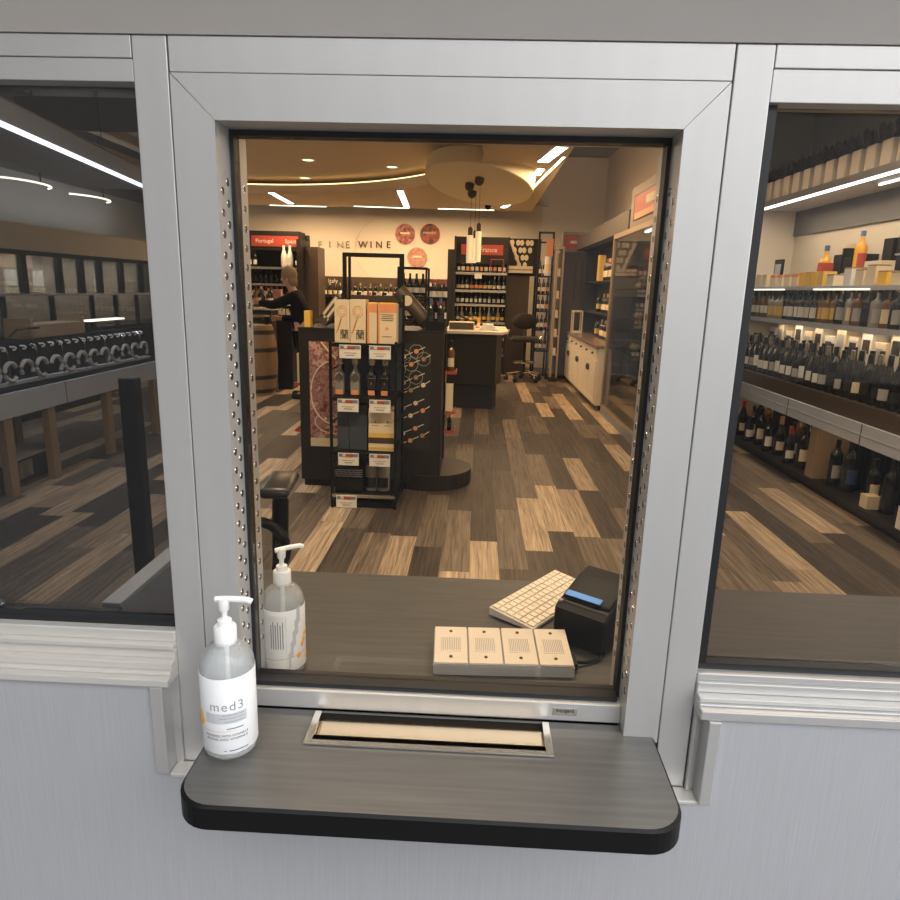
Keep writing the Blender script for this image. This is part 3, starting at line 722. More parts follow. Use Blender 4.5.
# ------------------------------------------------------------------ shelving on the right
def right_rack():
    t = thing('wall_shelving', 'long shelving run with a blue grey front band along the right wall', 'shelving', (0, 0, 0))
    Y0, Y1 = 3.2, 7.15
    MB().box(2.99, 3.60, Y0, Y1, 2.605, 2.635, 'grey_l').build('canopy', t)
    MB().box(2.965, 2.99, Y0, Y1, 2.575, 2.637, 'grey_l').box(2.968, 2.99, Y0, Y1, 2.557, 2.575, 'led').build('light_strip', t)
    MB().box(3.30, 3.312, Y0, 5.1, 2.59, 2.605, 'led').build('light_strip', t)
    MB().box(3.575, 3.615, Y0, Y1, .05, 2.605, 'cream').build('back_panel', t)
    MB().box(3.55, 3.575, Y0, Y1, 2.34, 2.605, 'ceil_dark').build('back_valance', t)
    MB().box(3.04, 3.575, Y0, Y1, 1.735, 1.77, 'grey').box(3.035, 3.04, 6.0, Y1, 1.735, 1.743, 'led_warm').box(3.035, 3.04, 4.5, 5.4, 1.735, 1.743, 'led_warm').build('shelf_board', t)
    MB().box(3.08, 3.575, Y0, Y1, 1.405, 1.445, 'grey').build('shelf_board', t)
    MB().box(2.985, 3.575, Y0, Y1, .735, .87, 'brown_wood').build('shelf_board', t)
    f = MB().box(2.96, 2.985, Y0, Y1, .575, .735, 'grey')
    for y in (4.15, 5.4): f.box(2.957, 2.96, y - .004, y + .004, .575, .735, 'blackmat')
    f.box(2.954, 2.96, Y0, Y1, .648, .654, 'grey_l'); f.build('front_band', t)
    MB().box(2.985, 3.575, Y0, Y1, .05, .095, 'dark_wood').build('shelf_board', t)
    MB().box(3.02, 3.575, Y0, Y1, 0, .05, 'black').build('plinth', t)
    MB().box(3.02, 3.5, 4.90, 5.02, .095, .735, 'tan_wood').build('divider', t)
    MB().box(3.15, 3.57, 6.05, 6.12, .095, .735, 'black').build('divider', t)
    MB().box(3.3, 3.57, 3.3, 4.88, .095, .7, 'black').build('lower_back', t)
    MB().box(2.99, 3.6, Y1, Y1 + .03, 0, 2.6, 'wall').build('end_panel', t)
    # silver tins along the canopy
    tin = None; G = 'silver tins on the canopy'
    for k in range(17):
        y = 3.5 + k * .212
        o = thing('gift_tin', 'silver square tin with a dark ruffled top standing on the lit canopy edge', 'tin', (3.09, y, 2.637), 0, G)
        if k == 0:
            d1 = MB().box(-.07, .07, -.068, .068, 0, .20, 'silver_box', .006).data('tin_body')
            m = MB()
            for a in range(5):
                m.lathe([(.012, .20), (.034, .235), (.03, .29), (0, .33)], 'blackmat', 6, ((a - 2) * .026, math.sin(a * 2.3) * .02, 0), Matrix.Rotation((a - 2) * .12, 4, 'Y'))
            d2 = m.data('ruffle'); d3 = MB().tube([(-.03, -.065, .2), (.0, -.066, .225), (.02, -.05, .26)], .005, 'chrome').data('tie')
        put('tin_body', d1, o); put('ruffle', d2, o); put('tie', d3, o)
    Z = 1.771
    for k, y in enumerate((6.98, 6.83, 6.68)):
        carton('gift_box', (3.10, 3.22, y - .06, y + .06, Z, Z + .13), 'label_c', 'small plain cream box at the far end of the upper right shelf', 'box', 'plain boxes at the far end of the upper shelf')
    o = thing('picture_stand', 'small black framed card standing behind the cream boxes, far end of the upper right shelf', 'picture', (3.32, 6.86, Z), 0)
    MB().box(-.012, .012, -.10, .10, 0, .30, 'black', .003).build('frame', o); MB().box(-.015, -.012, -.07, .07, .06, .25, 'grey').build('card', o)
    for k in range(4):
        y = 6.46 - k * .17
        carton('gift_box', (3.10, 3.24, y - .062, y + .062, Z, Z + .12), 'label_c', 'cream box with a red dotted lid, one of a row on the upper right shelf', 'box', 'red topped boxes on the upper shelf', ('orange', .03))
    for k in range(4):
        y = 5.76 - k * .12
        carton('gift_box', (3.08, 3.2, y - .05, y + .05, Z, Z + .13), 'yellow' if k % 2 == 0 else 'label_y', 'small golden box in the middle of the upper right shelf', 'box', 'golden boxes on the upper shelf')
    bottle((3.42, 6.05, Z), .40, 'whisky', 'glass_y', 'yellow', 'blue', 'yellow bottle with a blue cap beside the black cases, farther of two', None, True, name='liqueur_bottle', w=.85)
    for k, (y, h) in enumerate(((5.78, .30), (5.60, .27), (5.44, .29))):
        carton('case_box', (3.40, 3.55, y - .075, y + .075, Z, Z + h), 'black', 'tall black case between the two yellow bottles on the upper right shelf', 'box', 'black cases on the upper shelf')
    carton('gift_box', (3.23, 3.33, 5.70, 5.80, Z, Z + .22), 'red', 'red dotted box among golden boxes on the upper right shelf', 'box')
    o = thing('jar', 'black jar with a cream lid behind the black cases on the upper right shelf', 'jar', (3.49, 5.78, Z + .30)); MB().lathe([(0, 0), (.05, 0), (.05, .06), (0, .06)], 'black', 14).build('body', o); MB().lathe([(0, .06), (.055, .06), (.055, .10), (0, .10)], 'label_c', 14).build('lid', o)
    for y0, y1, z, nm in ((4.78, 5.44, .12, 'black riser with a white edge holding the nearer yellow bottle'), (3.95, 4.66, .25, 'black riser with a white edge at the near end of the upper right shelf')):
        o = thing('display_riser', nm, 'riser', (3.40, (y0 + y1) / 2, Z)); w = (y1 - y0) / 2
        MB().box(-.10, .15, -w, w, 0, z - .012, 'black').build('block', o); MB().box(-.12, .15, -w - .01, w + .01, z - .012, z, 'grey_l').build('top', o)
    bottle((3.37, 5.34, Z + .121), .36, 'whisky', 'glass_y', 'red', 'blue', 'yellow bottle with a blue cap standing on a riser, nearer of two', None, True, name='liqueur_bottle', w=.85)
    carton('gift_box', (3.31, 3.42, 4.88, 5.14, Z + .121, Z + .21), 'label_c', 'wide cream box lying on the riser next to the yellow bottle', 'box')
    for k, y in enumerate((5.06, 4.86)):
        carton('case_box', (3.44, 3.54, y - .07, y + .07, Z + .121, Z + .40), 'black', 'tall black case standing on the riser behind the wide cream box', 'box', 'black cases on the riser')
    carton('gift_box', (3.31, 3.42, 4.42, 4.60, Z + .251, Z + .47), 'label_c', 'upright cream box on the nearest riser of the upper right shelf', 'box')
    for k, y in enumerate((4.28, 4.10)):
        carton('case_box', (3.38, 3.5, y - .07, y + .07, Z + .251, Z + .55), 'black', 'black case on the nearest riser of the upper right shelf', 'box', 'black cases on the nearest riser')
    for k, y in enumerate((5.22, 4.94, 4.76, 4.60, 4.44, 4.26, 4.06, 3.9, 3.7)):
        h = (.10, .15, .13, .16, .11)[k % 5]
        carton('gift_box', (3.08, 3.2, y - .06, y + .06, Z, Z + h), ('label_c', 'paper', 'label_c', 'label_c', 'yellow')[k % 5], 'patterned cream box standing in front of the risers', 'box', 'boxes in front of the risers', ('tan_wood', .012))
    # spirits
    y = 7.02; k = 0
    while y > 3.5:
        if y > 6.55: kind, g, l, c, lb, gp, h = 'bordeaux', 'glass_a', 'paper', 'cap_k', 'slim amber bottle with a white label at the far end of the spirits shelf', 'slim amber spirits', .28
        elif y > 6.2: kind, g, l, c, lb, gp, h = 'whisky', 'glass_w', 'label_y', 'cap_k', 'pale spirits bottle with a gold label on the right spirits shelf', 'pale spirits', .27
        elif y > 5.5: kind, g, l, c, lb, gp, h = 'whisky', 'glass_k', 'paper', 'cap_k', 'dark squat bottle with a big white label on the right spirits shelf', 'white labelled spirits', .28
        elif y > 5.2: kind, g, l, c, lb, gp, h = 'whisky', 'glass_a', 'label_y', 'cap_k', 'amber bottle with an orange gold label in the middle of the spirits shelf', 'amber spirits', .29
        else: kind, g, l, c, lb, gp, h = 'whisky', ('glass_a', 'glass_k', 'glass_w')[k % 3], ('label_g', 'label_c', 'label_g', 'label_b')[k % 4], ('cap_k', 'cap_s', 'cap_k')[k % 3], 'large spirits bottle at the near end of the right spirits shelf', 'large near spirits', .31
        if gp == 'large near spirits': lb = {'glass_a': 'large amber', 'glass_k': 'large black', 'glass_w': 'large pale'}[g] + ' bottle with a ' + {'label_g': 'grey', 'label_c': 'cream', 'label_b': 'black'}[l] + ' label, near end of the spirits shelf'; gp = lb
        bottle((3.17 + (k % 2) * .012, y, 1.446), h, kind, g, l, c, lb, gp, True, -.7 + .5 * random.random(), name='spirits_bottle')
        y -= .118 if y > 5.2 else .135; k += 1
    # gift packs behind the wines
    y = 7.0; k = 0
    while y > 3.5:
        h = (.46, .50, .44, .52)[k % 4]; m = ('paper', 'label_c', 'offwhite')[k % 3]
        o = thing('gift_pack', ('white', 'cream', 'off white')[k % 3] + ' gift pack with a dark picture behind the row of dark wines', 'box', (3.47, y, .871), 0, ('white', 'cream', 'off white')[k % 3] + ' gift packs behind the wines')
        MB().box(-.07, .07, -.08, .08, 0, h, m, .003).build('box', o)
        MB().box(-.0725, -.07, -.055, .055, h - .17, h - .05, ('brown_wood', 'label_g', 'ink')[k % 3]).build('picture', o)
        y -= .215; k += 1
    # dark wines
    for row, (x, n, off) in enumerate(((3.07, 27, 0), (3.19, 27, .065))):
        for k in range(n):
            y = 7.0 - off - k * .131
            far = y > 4.95
            lm = ('paper', 'label_g', 'paper', 'paper')[(k * 3 + row) % 4] if far else ('label_b', 'label_b', 'label_g', 'label_b', 'label_c')[(k + row) % 5]
            ln = {'paper': 'white', 'label_g': 'grey', 'label_b': 'black', 'label_c': 'cream'}[lm]
            cm = 'cap_k' if (k + row) % 3 else 'cap_s'
            lb = '%s labelled wine with %s cap, %s row above the right grey band, %s half' % (ln, 'black' if cm == 'cap_k' else 'silver', ('front', 'back')[row], 'far' if far else 'near')
            bottle((x, y, .871), (.385, .39)[row] + .012 * math.sin(k * 2.1), 'burgundy' if (k + row) % 4 else 'bordeaux', 'glass_k', lm, cm, lb, lb, True, -.8 + .7 * random.random())
    # lower shelf
    for k in range(11):
        y = 6.95 - k * .165
        bottle((3.06 + (k % 3) * .05, y, .096), (.36, .40, .37)[k % 3], ('bordeaux', 'burgundy')[k % 2], 'glass_k', ('paper', 'label_c', 'paper')[k % 3], ('cap_k', 'cap_r', 'cap_k', 'cap_g')[k % 4], 'dark bottle with a %s label and a %s cap standing low beyond the timber divider' % (('white', 'cream', 'white')[k % 3], ('black', 'red', 'black', 'gold')[k % 4]), 'low bottles beyond the divider, %s label %s cap' % (('white', 'cream', 'white')[k % 3], ('black', 'red', 'black', 'gold')[k % 4]), True)
    for k in range(9):
        y = 6.9 - k * .2
        bottle((3.35, y, .096), .42, 'bordeaux', ('glass_k', 'glass_a')[k % 2], 'label_b', ('cap_k', 'cap_g')[k % 2], ('black bottle with a dark label in the back row of the low shelf', 'amber bottle with a dark label in the back row of the low shelf')[k % 2], ('black', 'amber')[k % 2] + ' bottles in the low back row', True)
    z = .096
    for k, h in enumerate((.07, .09, .08, .10, .07)):
        carton('small_box', (3.12, 3.24, 5.08, 5.22, z, z + h), ('paper', 'label_c')[k % 2], ('lowest', 'second', 'third', 'fourth', 'topmost')[k] + ' small pale box of the stack beside the timber divider', 'box'); z += h + .001
    for k, (y, x) in enumerate(((4.72, 3.12), (4.52, 3.14), (4.20, 3.15), (3.95, 3.13), (3.72, 3.13))):
        bottle((x, y, .096), (.40, .44, .36, .42, .40)[k], 'bordeaux', 'glass_k', ('label_g', 'ink_n', 'label_c', 'label_b', 'paper')[k], 'cap_k', ('dark bottle with a grey label just right of the timber divider on the low shelf', 'dark bottle with a navy label, second right of the timber divider on the low shelf', 'dark bottle with a cream label near the front low crates', 'all black bottle on the low shelf at the near end', 'dark bottle with a white label nearest the window on the low shelf')[k], None, True)
    for k, y in enumerate((4.62, 4.35)):
        o = thing('wine_tube', ('tall black gift tube with a silver ring, low shelf, nearer the timber divider', 'tall black gift tube with a silver ring, low shelf, farther from the timber divider')[k], 'tube', (3.24, y, .096))
        MB().lathe([(0, 0), (.055, 0), (.055, .44), (0, .44)], 'black', 18).build('tube', o); MB().lathe([(.056, .40), (.0575, .402), (.0575, .41), (.056, .412)], 'cap_s', 18).build('ring', o)
    carton('carton', (3.0, 3.16, 3.72 - .34, 3.72 - .10, .096, .26), 'paper', 'white box at the near end of the low shelf on the right', 'box')
    carton('carton', (3.02, 3.12, 4.02, 4.12, .096, .20), 'label_c', 'small cream box on the low shelf in front of the black bottles', 'box')
right_rack()

# ------------------------------------------------------------------ left side
def left_side():
    t = thing('display_table', 'long black topped table with a grey front band and timber legs, left', 'table', (0, 0, 0))
    MB().box(-4.15, -3.52, 3.0, 6.35, .80, .84, 'black').build('top', t)
    f = MB().box(-3.52, -3.50, 3.0, 6.35, .615, .80, 'grey')
    f.box(-3.502, -3.498, 4.55, 4.556, .615, .80, 'blackmat'); f.build('front_band', t)
    for y in (3.83, 4.36, 5.25, 6.2):
        MB().box(-3.58, -3.52, y - .045, y + .045, 0, .80, 'tan_wood').build('leg', t)
    for y in (3.2, 4.7, 6.2): MB().box(-4.12, -4.06, y - .045, y + .045, 0, .80, 'tan_wood').build('leg', t)
    MB().box(-4.15, -4.13, 3.0, 6.35, .36, .80, 'brown_wood').build('back_panel', t)
    o = thing('storage_crate', 'low black crate with a pale lid under the left table', 'crate', (-3.86, 4.25, 0))
    MB().box(-.16, .16, -.42, .42, 0, .20, 'black', .004).build('body', o); MB().box(-.17, .17, -.43, .43, .20, .225, 'grey_l', .004).build('lid', o)
    MB().box(.16, .163, -.12, .05, .04, .18, 'cap_s').build('label', o)
    # hanging rack on the table
    r = thing('accessory_rack', 'black backed rack with chrome wires and hooks on the left table', 'rack', (-3.62, 4.65, .84))
    MB().box(-.02, 0, -1.6, 1.55, 0, .33, 'black').build('back_board', r)
    MB().box(-.02, .06, -1.6, 1.55, 0, .02, 'grey').build('tray', r)
    for k in range(9):
        y = -1.35 + k * .34
        MB().tube([(.055, y, .02), (.055, y, .24), (.045, y, .27), (.02, y, .29), (0, y, .30)], .006, 'wire').build('wire', r)
    for k in range(26):
        y = -1.5 + k * .118
        MB().tube([(0, y, .285), (.035, y, .285), (.045, y, .275), (.035, y, .262), (.02, y, .262)], .008, 'white').build('hook', r)
    for k in range(15):
        y = -1.25 + k * .19; R = .07
        a0, a1 = ((-.4, 3.6), (.3, 5.2), (-.9, 2.9), (.5, 5.6))[k % 4]
        pts = [(.03, y + R * math.cos(a0 + (a1 - a0) * j / 10), .105 + R * math.sin(a0 + (a1 - a0) * j / 10)) for j in range(11)]
        tag(MB().tube(pts, .016, 'grey_l', 6).build('curled_strap', None, (-3.578, 4.65, .84)), 'curled grey strap hanging on the black rack at left', 'strap', 'curled straps on the left rack')
    # things behind the rack top
    o = thing('grey_case', 'flat grey case at the near end of the left table top', 'case', (-3.95, 4.05, .84)); MB().box(-.12, .12, -.22, .22, 0, .42, 'brown_wood', .004).build('body', o); MB().box(-.122, .122, -.222, .222, .42, .43, 'grey_l').build('lid', o)
    o = thing('wooden_tray', 'tan wooden tray with raised ends standing above the left rack', 'tray', (-3.9, 5.0, .84))
    MB().box(-.12, .12, -.40, .40, .30, .42, 'tan_wood', .004).build('body', o)
    for y in (-.39, .36): MB().box(-.12, .12, y, y + .03, .42, .47, 'tan_wood').build('end', o)
    MB().box(-.10, .10, -.36, .36, 0, .30, 'black').build('stand', o)
    o = thing('table_lamp', 'small lit shelf bar glowing above the far end of the left rack', 'light', (-3.9, 5.95, .84)); MB().box(-.05, .05, -.33, .33, .40, .415, 'led_warm').build('bar', o); MB().box(-.02, .02, -.30, -.27, 0, .40, 'black').build('post', o); MB().box(-.02, .02, .27, .30, 0, .40, 'black').build('post', o)
    o = thing('arched_lamp', 'chrome arched lamp on the left table behind the hooks', 'lamp', (-3.72, 4.42, .84)); MB().tube([(0, -.2, 0), (0, -.19, .34), (0, -.08, .40), (0, .1, .41)], .010, 'chrome').build('arm', o); MB().box(-.03, .03, .05, .17, .395, .41, 'chrome').build('head', o)
    # canopy
    c = thing('light_canopy', 'grey hanging canopy with a bright strip along its lower edge, left', 'canopy', (-3.217, 3.70, 0), math.atan2(.403, 2.6))
    MB().box(-.03, 0, -.9, 3.35, 2.66, 2.812, 'grey').build('fascia', c)
    MB().box(-.03, .005, -.9, 3.35, 2.812, 2.822, 'tan_wood').build('edge_trim', c)
    MB().box(-.8, -.03, -.9, 3.35, 2.66, 2.69, 'grey').build('underside', c)
    MB().box(-.035, .005, -.9, 3.35, 2.636, 2.659, 'led').build('light_strip', c)
    for y in (-.6, 2.9): MB().cyl((-.4, y, 2.69), (-.4, y, 4.4), .004, 'black', seg=6).build('rod', c)
    MB().box(-.06, 0, 3.35, 3.39, 0, 2.81, 'grey_l').build('end_post', c)
    # wall of coolers
    k = thing('cooler_bank', 'long row of glass fronted coolers with black uprights on the far left wall', 'cooler', (0, 0, 0))
    Y0, Y1 = 5.6, 12.2
    MB().box(-6.95, -6.0, Y0, Y1, 0, .92, 'dark_wood').build('base', k)
    MB().box(-6.95, -6.55, Y0, Y1, .92, 2.0, 'cooler_back').build('back', k)
    MB().box(-6.95, -6.0, Y0, Y1, 2.0, 2.34, 'cream').build('header', k)
    MB().box(-6.02, -5.97, Y0, Y1, 1.94, 2.0, 'black').build('top_rail', k)
    MB().box(-6.45, -6.39, Y0, Y1, 2.34, 2.36, 'led_warm').build('light_strip', k)  # unseen strip added on the header to wash the wall behind
    MB().box(-6.03, -5.96, Y0, Y1, 1.415, 1.445, 'grey_l').build('mid_rail', k)
    for y in (5.9, 6.5, 7.15, 7.85, 8.63, 9.17, 9.67, 10.33, 11.0, 11.7):
        MB().box(-6.03, -5.96, y - .05, y + .05, 1.445, 1.94, 'black').build('upright', k)
    for y in (6.2, 7.4, 8.4, 9.4, 10.1, 10.8):
        MB().box(-6.02, -5.97, y - .03, y + .03, .92, 1.415, 'black').build('upright', k)
    MB().box(-6.0, -5.992, Y0, Y1, .92, 1.94, 'cab_glass').build('glass', k)
    for y in (6.9, 7.55, 8.4, 9.0, 9.5, 10.6):
        o = tag(MB().box(-6.545, -6.54, y - .12, y + .12, 1.53, 1.76, 'paper').box(-6.545, -6.54, y - .14, y + .14, 1.44, 1.51, 'label_c').build('reflection_panel'), 'white and cream panel standing for a window reflected in the far left coolers', 'poster', 'window reflections in the coolers')  # panels stand in for bright windows reflected in the cooler glass
    # slim post standing in for a dark reflected band in the left window
    p = at(137, 470, y=1.7)
    o = thing('reflection_post', 'slim black post standing in for a dark reflection in the left window', 'post', (p.x, 1.7, 0)); MB().box(-.035, .035, -.03, .03, .02, 1.26, 'plastic_k', .006).build('shaft', o); MB().lathe([(0, 0), (.16, 0), (.15, .015), (.04, .02), (0, .02)], 'plastic_k', 24).build('base', o)
    # glowing tubes standing in for curved light reflections at far left
    for n, (px, py, lb) in enumerate(((20, 184, 'glowing tube standing for a reflected light streak, far left, nearer the window'), (85, 199, 'glowing tube standing for a reflected light streak, far left, farther from the window'))):
        q = at(px, py, x=-6.2)
        o = thing('reflection_streak', lb, 'lamp', (-6.2, q.y, q.z)); 
        pts = [(.35 * math.sin(a), .55 * math.cos(a) - .1, 0) for a in [math.radians(20 + j * 14) for j in range(11)]]
        MB().tube(pts, .013, 'led_warm').build('tube', o); MB().cyl((.35, -.1, 0), (.35, -.1, 4.4 - q.z), .008, 'black', seg=6).build('rod', o)
left_side()

# ------------------------------------------------------------------ middle of the shop
def disc_on(mb, x, z, r, m, y, seg=14):
    mb.cyl((x, y, z), (x, y - .002, z), r, m, seg=seg)

def gondola():
    X0, X1, Y, YB, ZT = -1.44, -.275, 4.40, 5.10, 1.31
    cx = (X0 + X1) / 2; t = thing('display_unit', 'dark wood display unit with two picture panels in the middle of the floor', 'display', (cx, 4.75, 0)); h = (X1 - X0) / 2
    MB().box(-h, h, -.35, .35, .06, ZT, 'dark_wood', .003).build('carcass', t)
    MB().box(-h + .02, h - .02, -.33, .33, 0, .06, 'black').build('plinth', t)
    MB().box(-h - .005, h + .005, -.355, .355, ZT, ZT + .012, 'dark_wood').build('top', t)
    # round foot at the right
    MB().lathe([(0, 0), (.36, 0), (.36, .13), (0, .13)], 'dark_wood', 32, (h - .10, -.02, 0)).build('round_foot', t)
    # left poster: wine glass
    a = X0 + .085 - cx; b = -1.02 - cx; z0, z1 = .35, 1.215; yy = -.352
    pl = MB().box(a, b, yy - .004, yy, z0, z1, 'glasspic').build('poster_panel', t); pl['label'] = 'poster of a wine glass in reds and pinks'
    mb = MB()
    def arc(cx_, cz, rx, rz, a0, a1, m, r=.006, n=24): mb.tube([(cx_ + rx * math.cos(a0 + (a1 - a0) * k / n), yy - .006, cz + rz * math.sin(a0 + (a1 - a0) * k / n)) for k in range(n + 1)], r, m, 5)
    arc(a + .20, .80, .19, .26, PI * .55, PI * 1.55, 'label_c'); arc(a + .22, .56, .18, .10, PI * .8, PI * 1.6, 'label_c', .004)
    mb.tube([(a + .10, yy - .006, 1.21), (a + .16, yy - .006, 1.14), (a + .22, yy - .006, 1.08)], .007, 'label_c', 5)
    for k in range(26): disc_on(mb, a + .12 + .12 * random.random(), .46 + .14 * random.random(), .012, ('red', 'label_c', 'orange')[k % 3], yy - .004, 7)
    for k in range(16): disc_on(mb, a + .16 + .1 * random.random(), 1.0 + .2 * random.random(), .016, ('red', 'orange')[k % 2], yy - .004, 7)
    mb.box(a, b, yy - .006, yy - .004, z0, z0 + .07, 'label_c').build('print', pl)
    # right poster: stacked bottles
    a = -.66 - cx; b = X1 - .095 - cx; pr = MB().box(a, b, yy - .004, yy, z0, z1, 'blackmat').build('poster_panel', t); pr['label'] = 'black poster of bottles lying in slanting rows'
    mb = MB(); n = 0
    for j in range(8):
        for i in range(3):
            x = a + .035 + i * .10 + (j % 2) * .04; z = z0 + .03 + j * .105 + i * .045
            if x > b - .02 or z > z1 - .03: continue
            mb.cyl((x, yy - .004, z), (x, yy - .0065, z), .019, ('label_c', 'orange', 'tan_wood')[n % 3], seg=12); n += 1
            mb.bar((x + .018, yy - .005, z + .012), (min(b, x + .07), yy - .005, z + .036), .006, 'label_c')
            if j > 4: mb.tube([(min(b - .004, x + .055 * math.cos(q)), yy - .005, min(z1 - .004, z + .055 * math.sin(q))) for q in [2 * PI * k / 16 for k in range(16)]], .0022, 'label_g', 4, True)
    mb.build('print', pr)
    # things on top
    Z = ZT + .0125
    p = at(308, 329, y=4.5)
    carton('gift_box', (p.x - .02, p.x + .03, 4.46, 4.54, Z, Z + .13), 'yellow', 'small bright orange yellow box on the left corner of the display unit', 'box')
    o = thing('gift_case', 'grey patterned gift case leaning at a slant on the left of the display unit', 'box', (-1.25, 4.62, Z), 0, None, (0, math.radians(38), 0))
    o.location = (-1.26, 4.62, Z + .002)
    MB().box(-.09, .0, -.05, .05, 0, .27, 'grey_wood', .003).build('case', o)
    MB().box(-.08, -.06, -.053, -.05, .05, .25, 'label_c').box(-.04, -.02, -.053, -.05, .05, .25, 'label_c').box(-.08, -.01, -.053, -.05, .05, .07, 'label_c').build('print', o)
    o = thing('gift_tube', 'olive brown gift tube leaning with a round cream label, right of the wine cartons', 'tube', (-.44, 4.66, Z), 0, None, (0, math.radians(-43), 0))
    o.location = (-.415, 4.66, Z + .045)
    MB().lathe([(0, 0), (.062, 0), (.062, .36), (.058, .365), (0, .365)], 'brown_wood', 24).build('tube', o, smooth=40)
    MB().cyl((0, -.062, .25), (0, -.066, .25), .042, 'label_c', seg=18).build('label', o)
    MB().lathe([(.0625, .02), (.064, .022), (.064, .04), (.0625, .042)], 'cap_k', 24).build('band', o)
    o = thing('bottle_crate', 'black open crate of blue capped bottles on the right of the display unit', 'crate', (-.355, 4.55, Z))
    MB().box(-.07, .085, -.1, .1, 0, .012, 'black').build('base', o)
    for y in (-.1, .09): MB().box(-.07, .085, y, y + .01, .012, .075, 'black').build('side', o)
    for k, x in enumerate((-.385, -.305)):
        bottle((x, 4.55, Z + .013), .24, 'bordeaux', 'glass_k', 'label_b', 'blue', ('left', 'right')[k] + ' one of two blue capped bottles in the black crate', None, True)
    # clip strips on the sides
    for sx, nm in ((X0 - .002, 'left'), (X1 + .002, 'right')):
        s = -1 if nm == 'left' else 1
        o = thing('side_rack', 'black wire strip with red edged trays on the %s side of the display unit' % nm, 'rack', (sx, 4.75, 0))
        MB().box(0, s * .012, -.02, .02, .2, 1.28, 'black').build('strip', o)
        for z in ((.45, .62, .96) if s > 0 else (.42, .82)):
            tr = MB().box(s * .012, s * .10, -.12, .12, z, z + .008, 'black').build('tray', o)
            MB().box(s * .10, s * .106, -.12, .12, z - .004, z + .02, 'red').box(s * .012, s * .106, -.124, -.12, z - .004, z + .02, 'red').build('edge', tr)
        if s < 0:
            carton('carton', (sx - .085, sx - .02, 4.66, 4.78, .829, 1.09), 'label_c', 'tall cream box on the upper red edged tray, left side of the display unit', 'box')
            bottle((sx - .055, 4.74, .429), .24, 'bordeaux', 'glass_k', 'label_b', 'cap_k', 'black bottle on the lower red edged tray, left side of the display unit', None, True)
        else:
            carton('carton', (sx + .02, sx + .08, 4.66, 4.78, .629, .86), 'label_c', 'cream box on the middle red edged tray, right side of the display unit', 'box')
            bottle((sx + .055, 4.72, .969), .26, 'bordeaux', 'glass_a', 'label_c', 'cap_k', 'amber bottle on the top red edged tray, right side of the display unit', None, True)
            bottle((sx + .055, 4.72, .459), .15, 'bordeaux', 'glass_k', 'label_b', 'cap_s', 'small black bottle on the lowest red edged tray, right side of the display unit', None, True)
    # the tall frame at the back of the unit
    o = thing('poster_stand', 'tall black rectangular frame rising behind the wine cartons', 'frame', (-.92, 5.0, ZT + .012))
    w0, w1, zt = -.253, .253, .60
    MB().box(w0 - .02, w0 + .012, -.015, .015, 0, zt, 'black').build('post', o); MB().box(w0 + .030, w0 + .05, -.015, .015, 0, zt - .02, 'black').build('post', o); MB().box(w1 - .03, w1 + .01, -.015, .015, 0, zt - .02, 'black').build('post', o)
    MB().box(w0 - .02, w1 + .01, -.016, .016, zt - .02, zt + .015, 'black').build('top_bar', o)
    MB().box(w0 + .05, w1 - .03, .0, .012, 0, .26, 'brown_wood').build('back_board', o)
    mb = MB()
    for k in range(9): mb.box(w0 + .055 + k * .045, w0 + .095 + k * .045, -.004, 0, .262, .285, ('label_c', 'black', 'paper', 'red', 'black')[k % 5])
    mb.build('label_strip', o)
gondola()

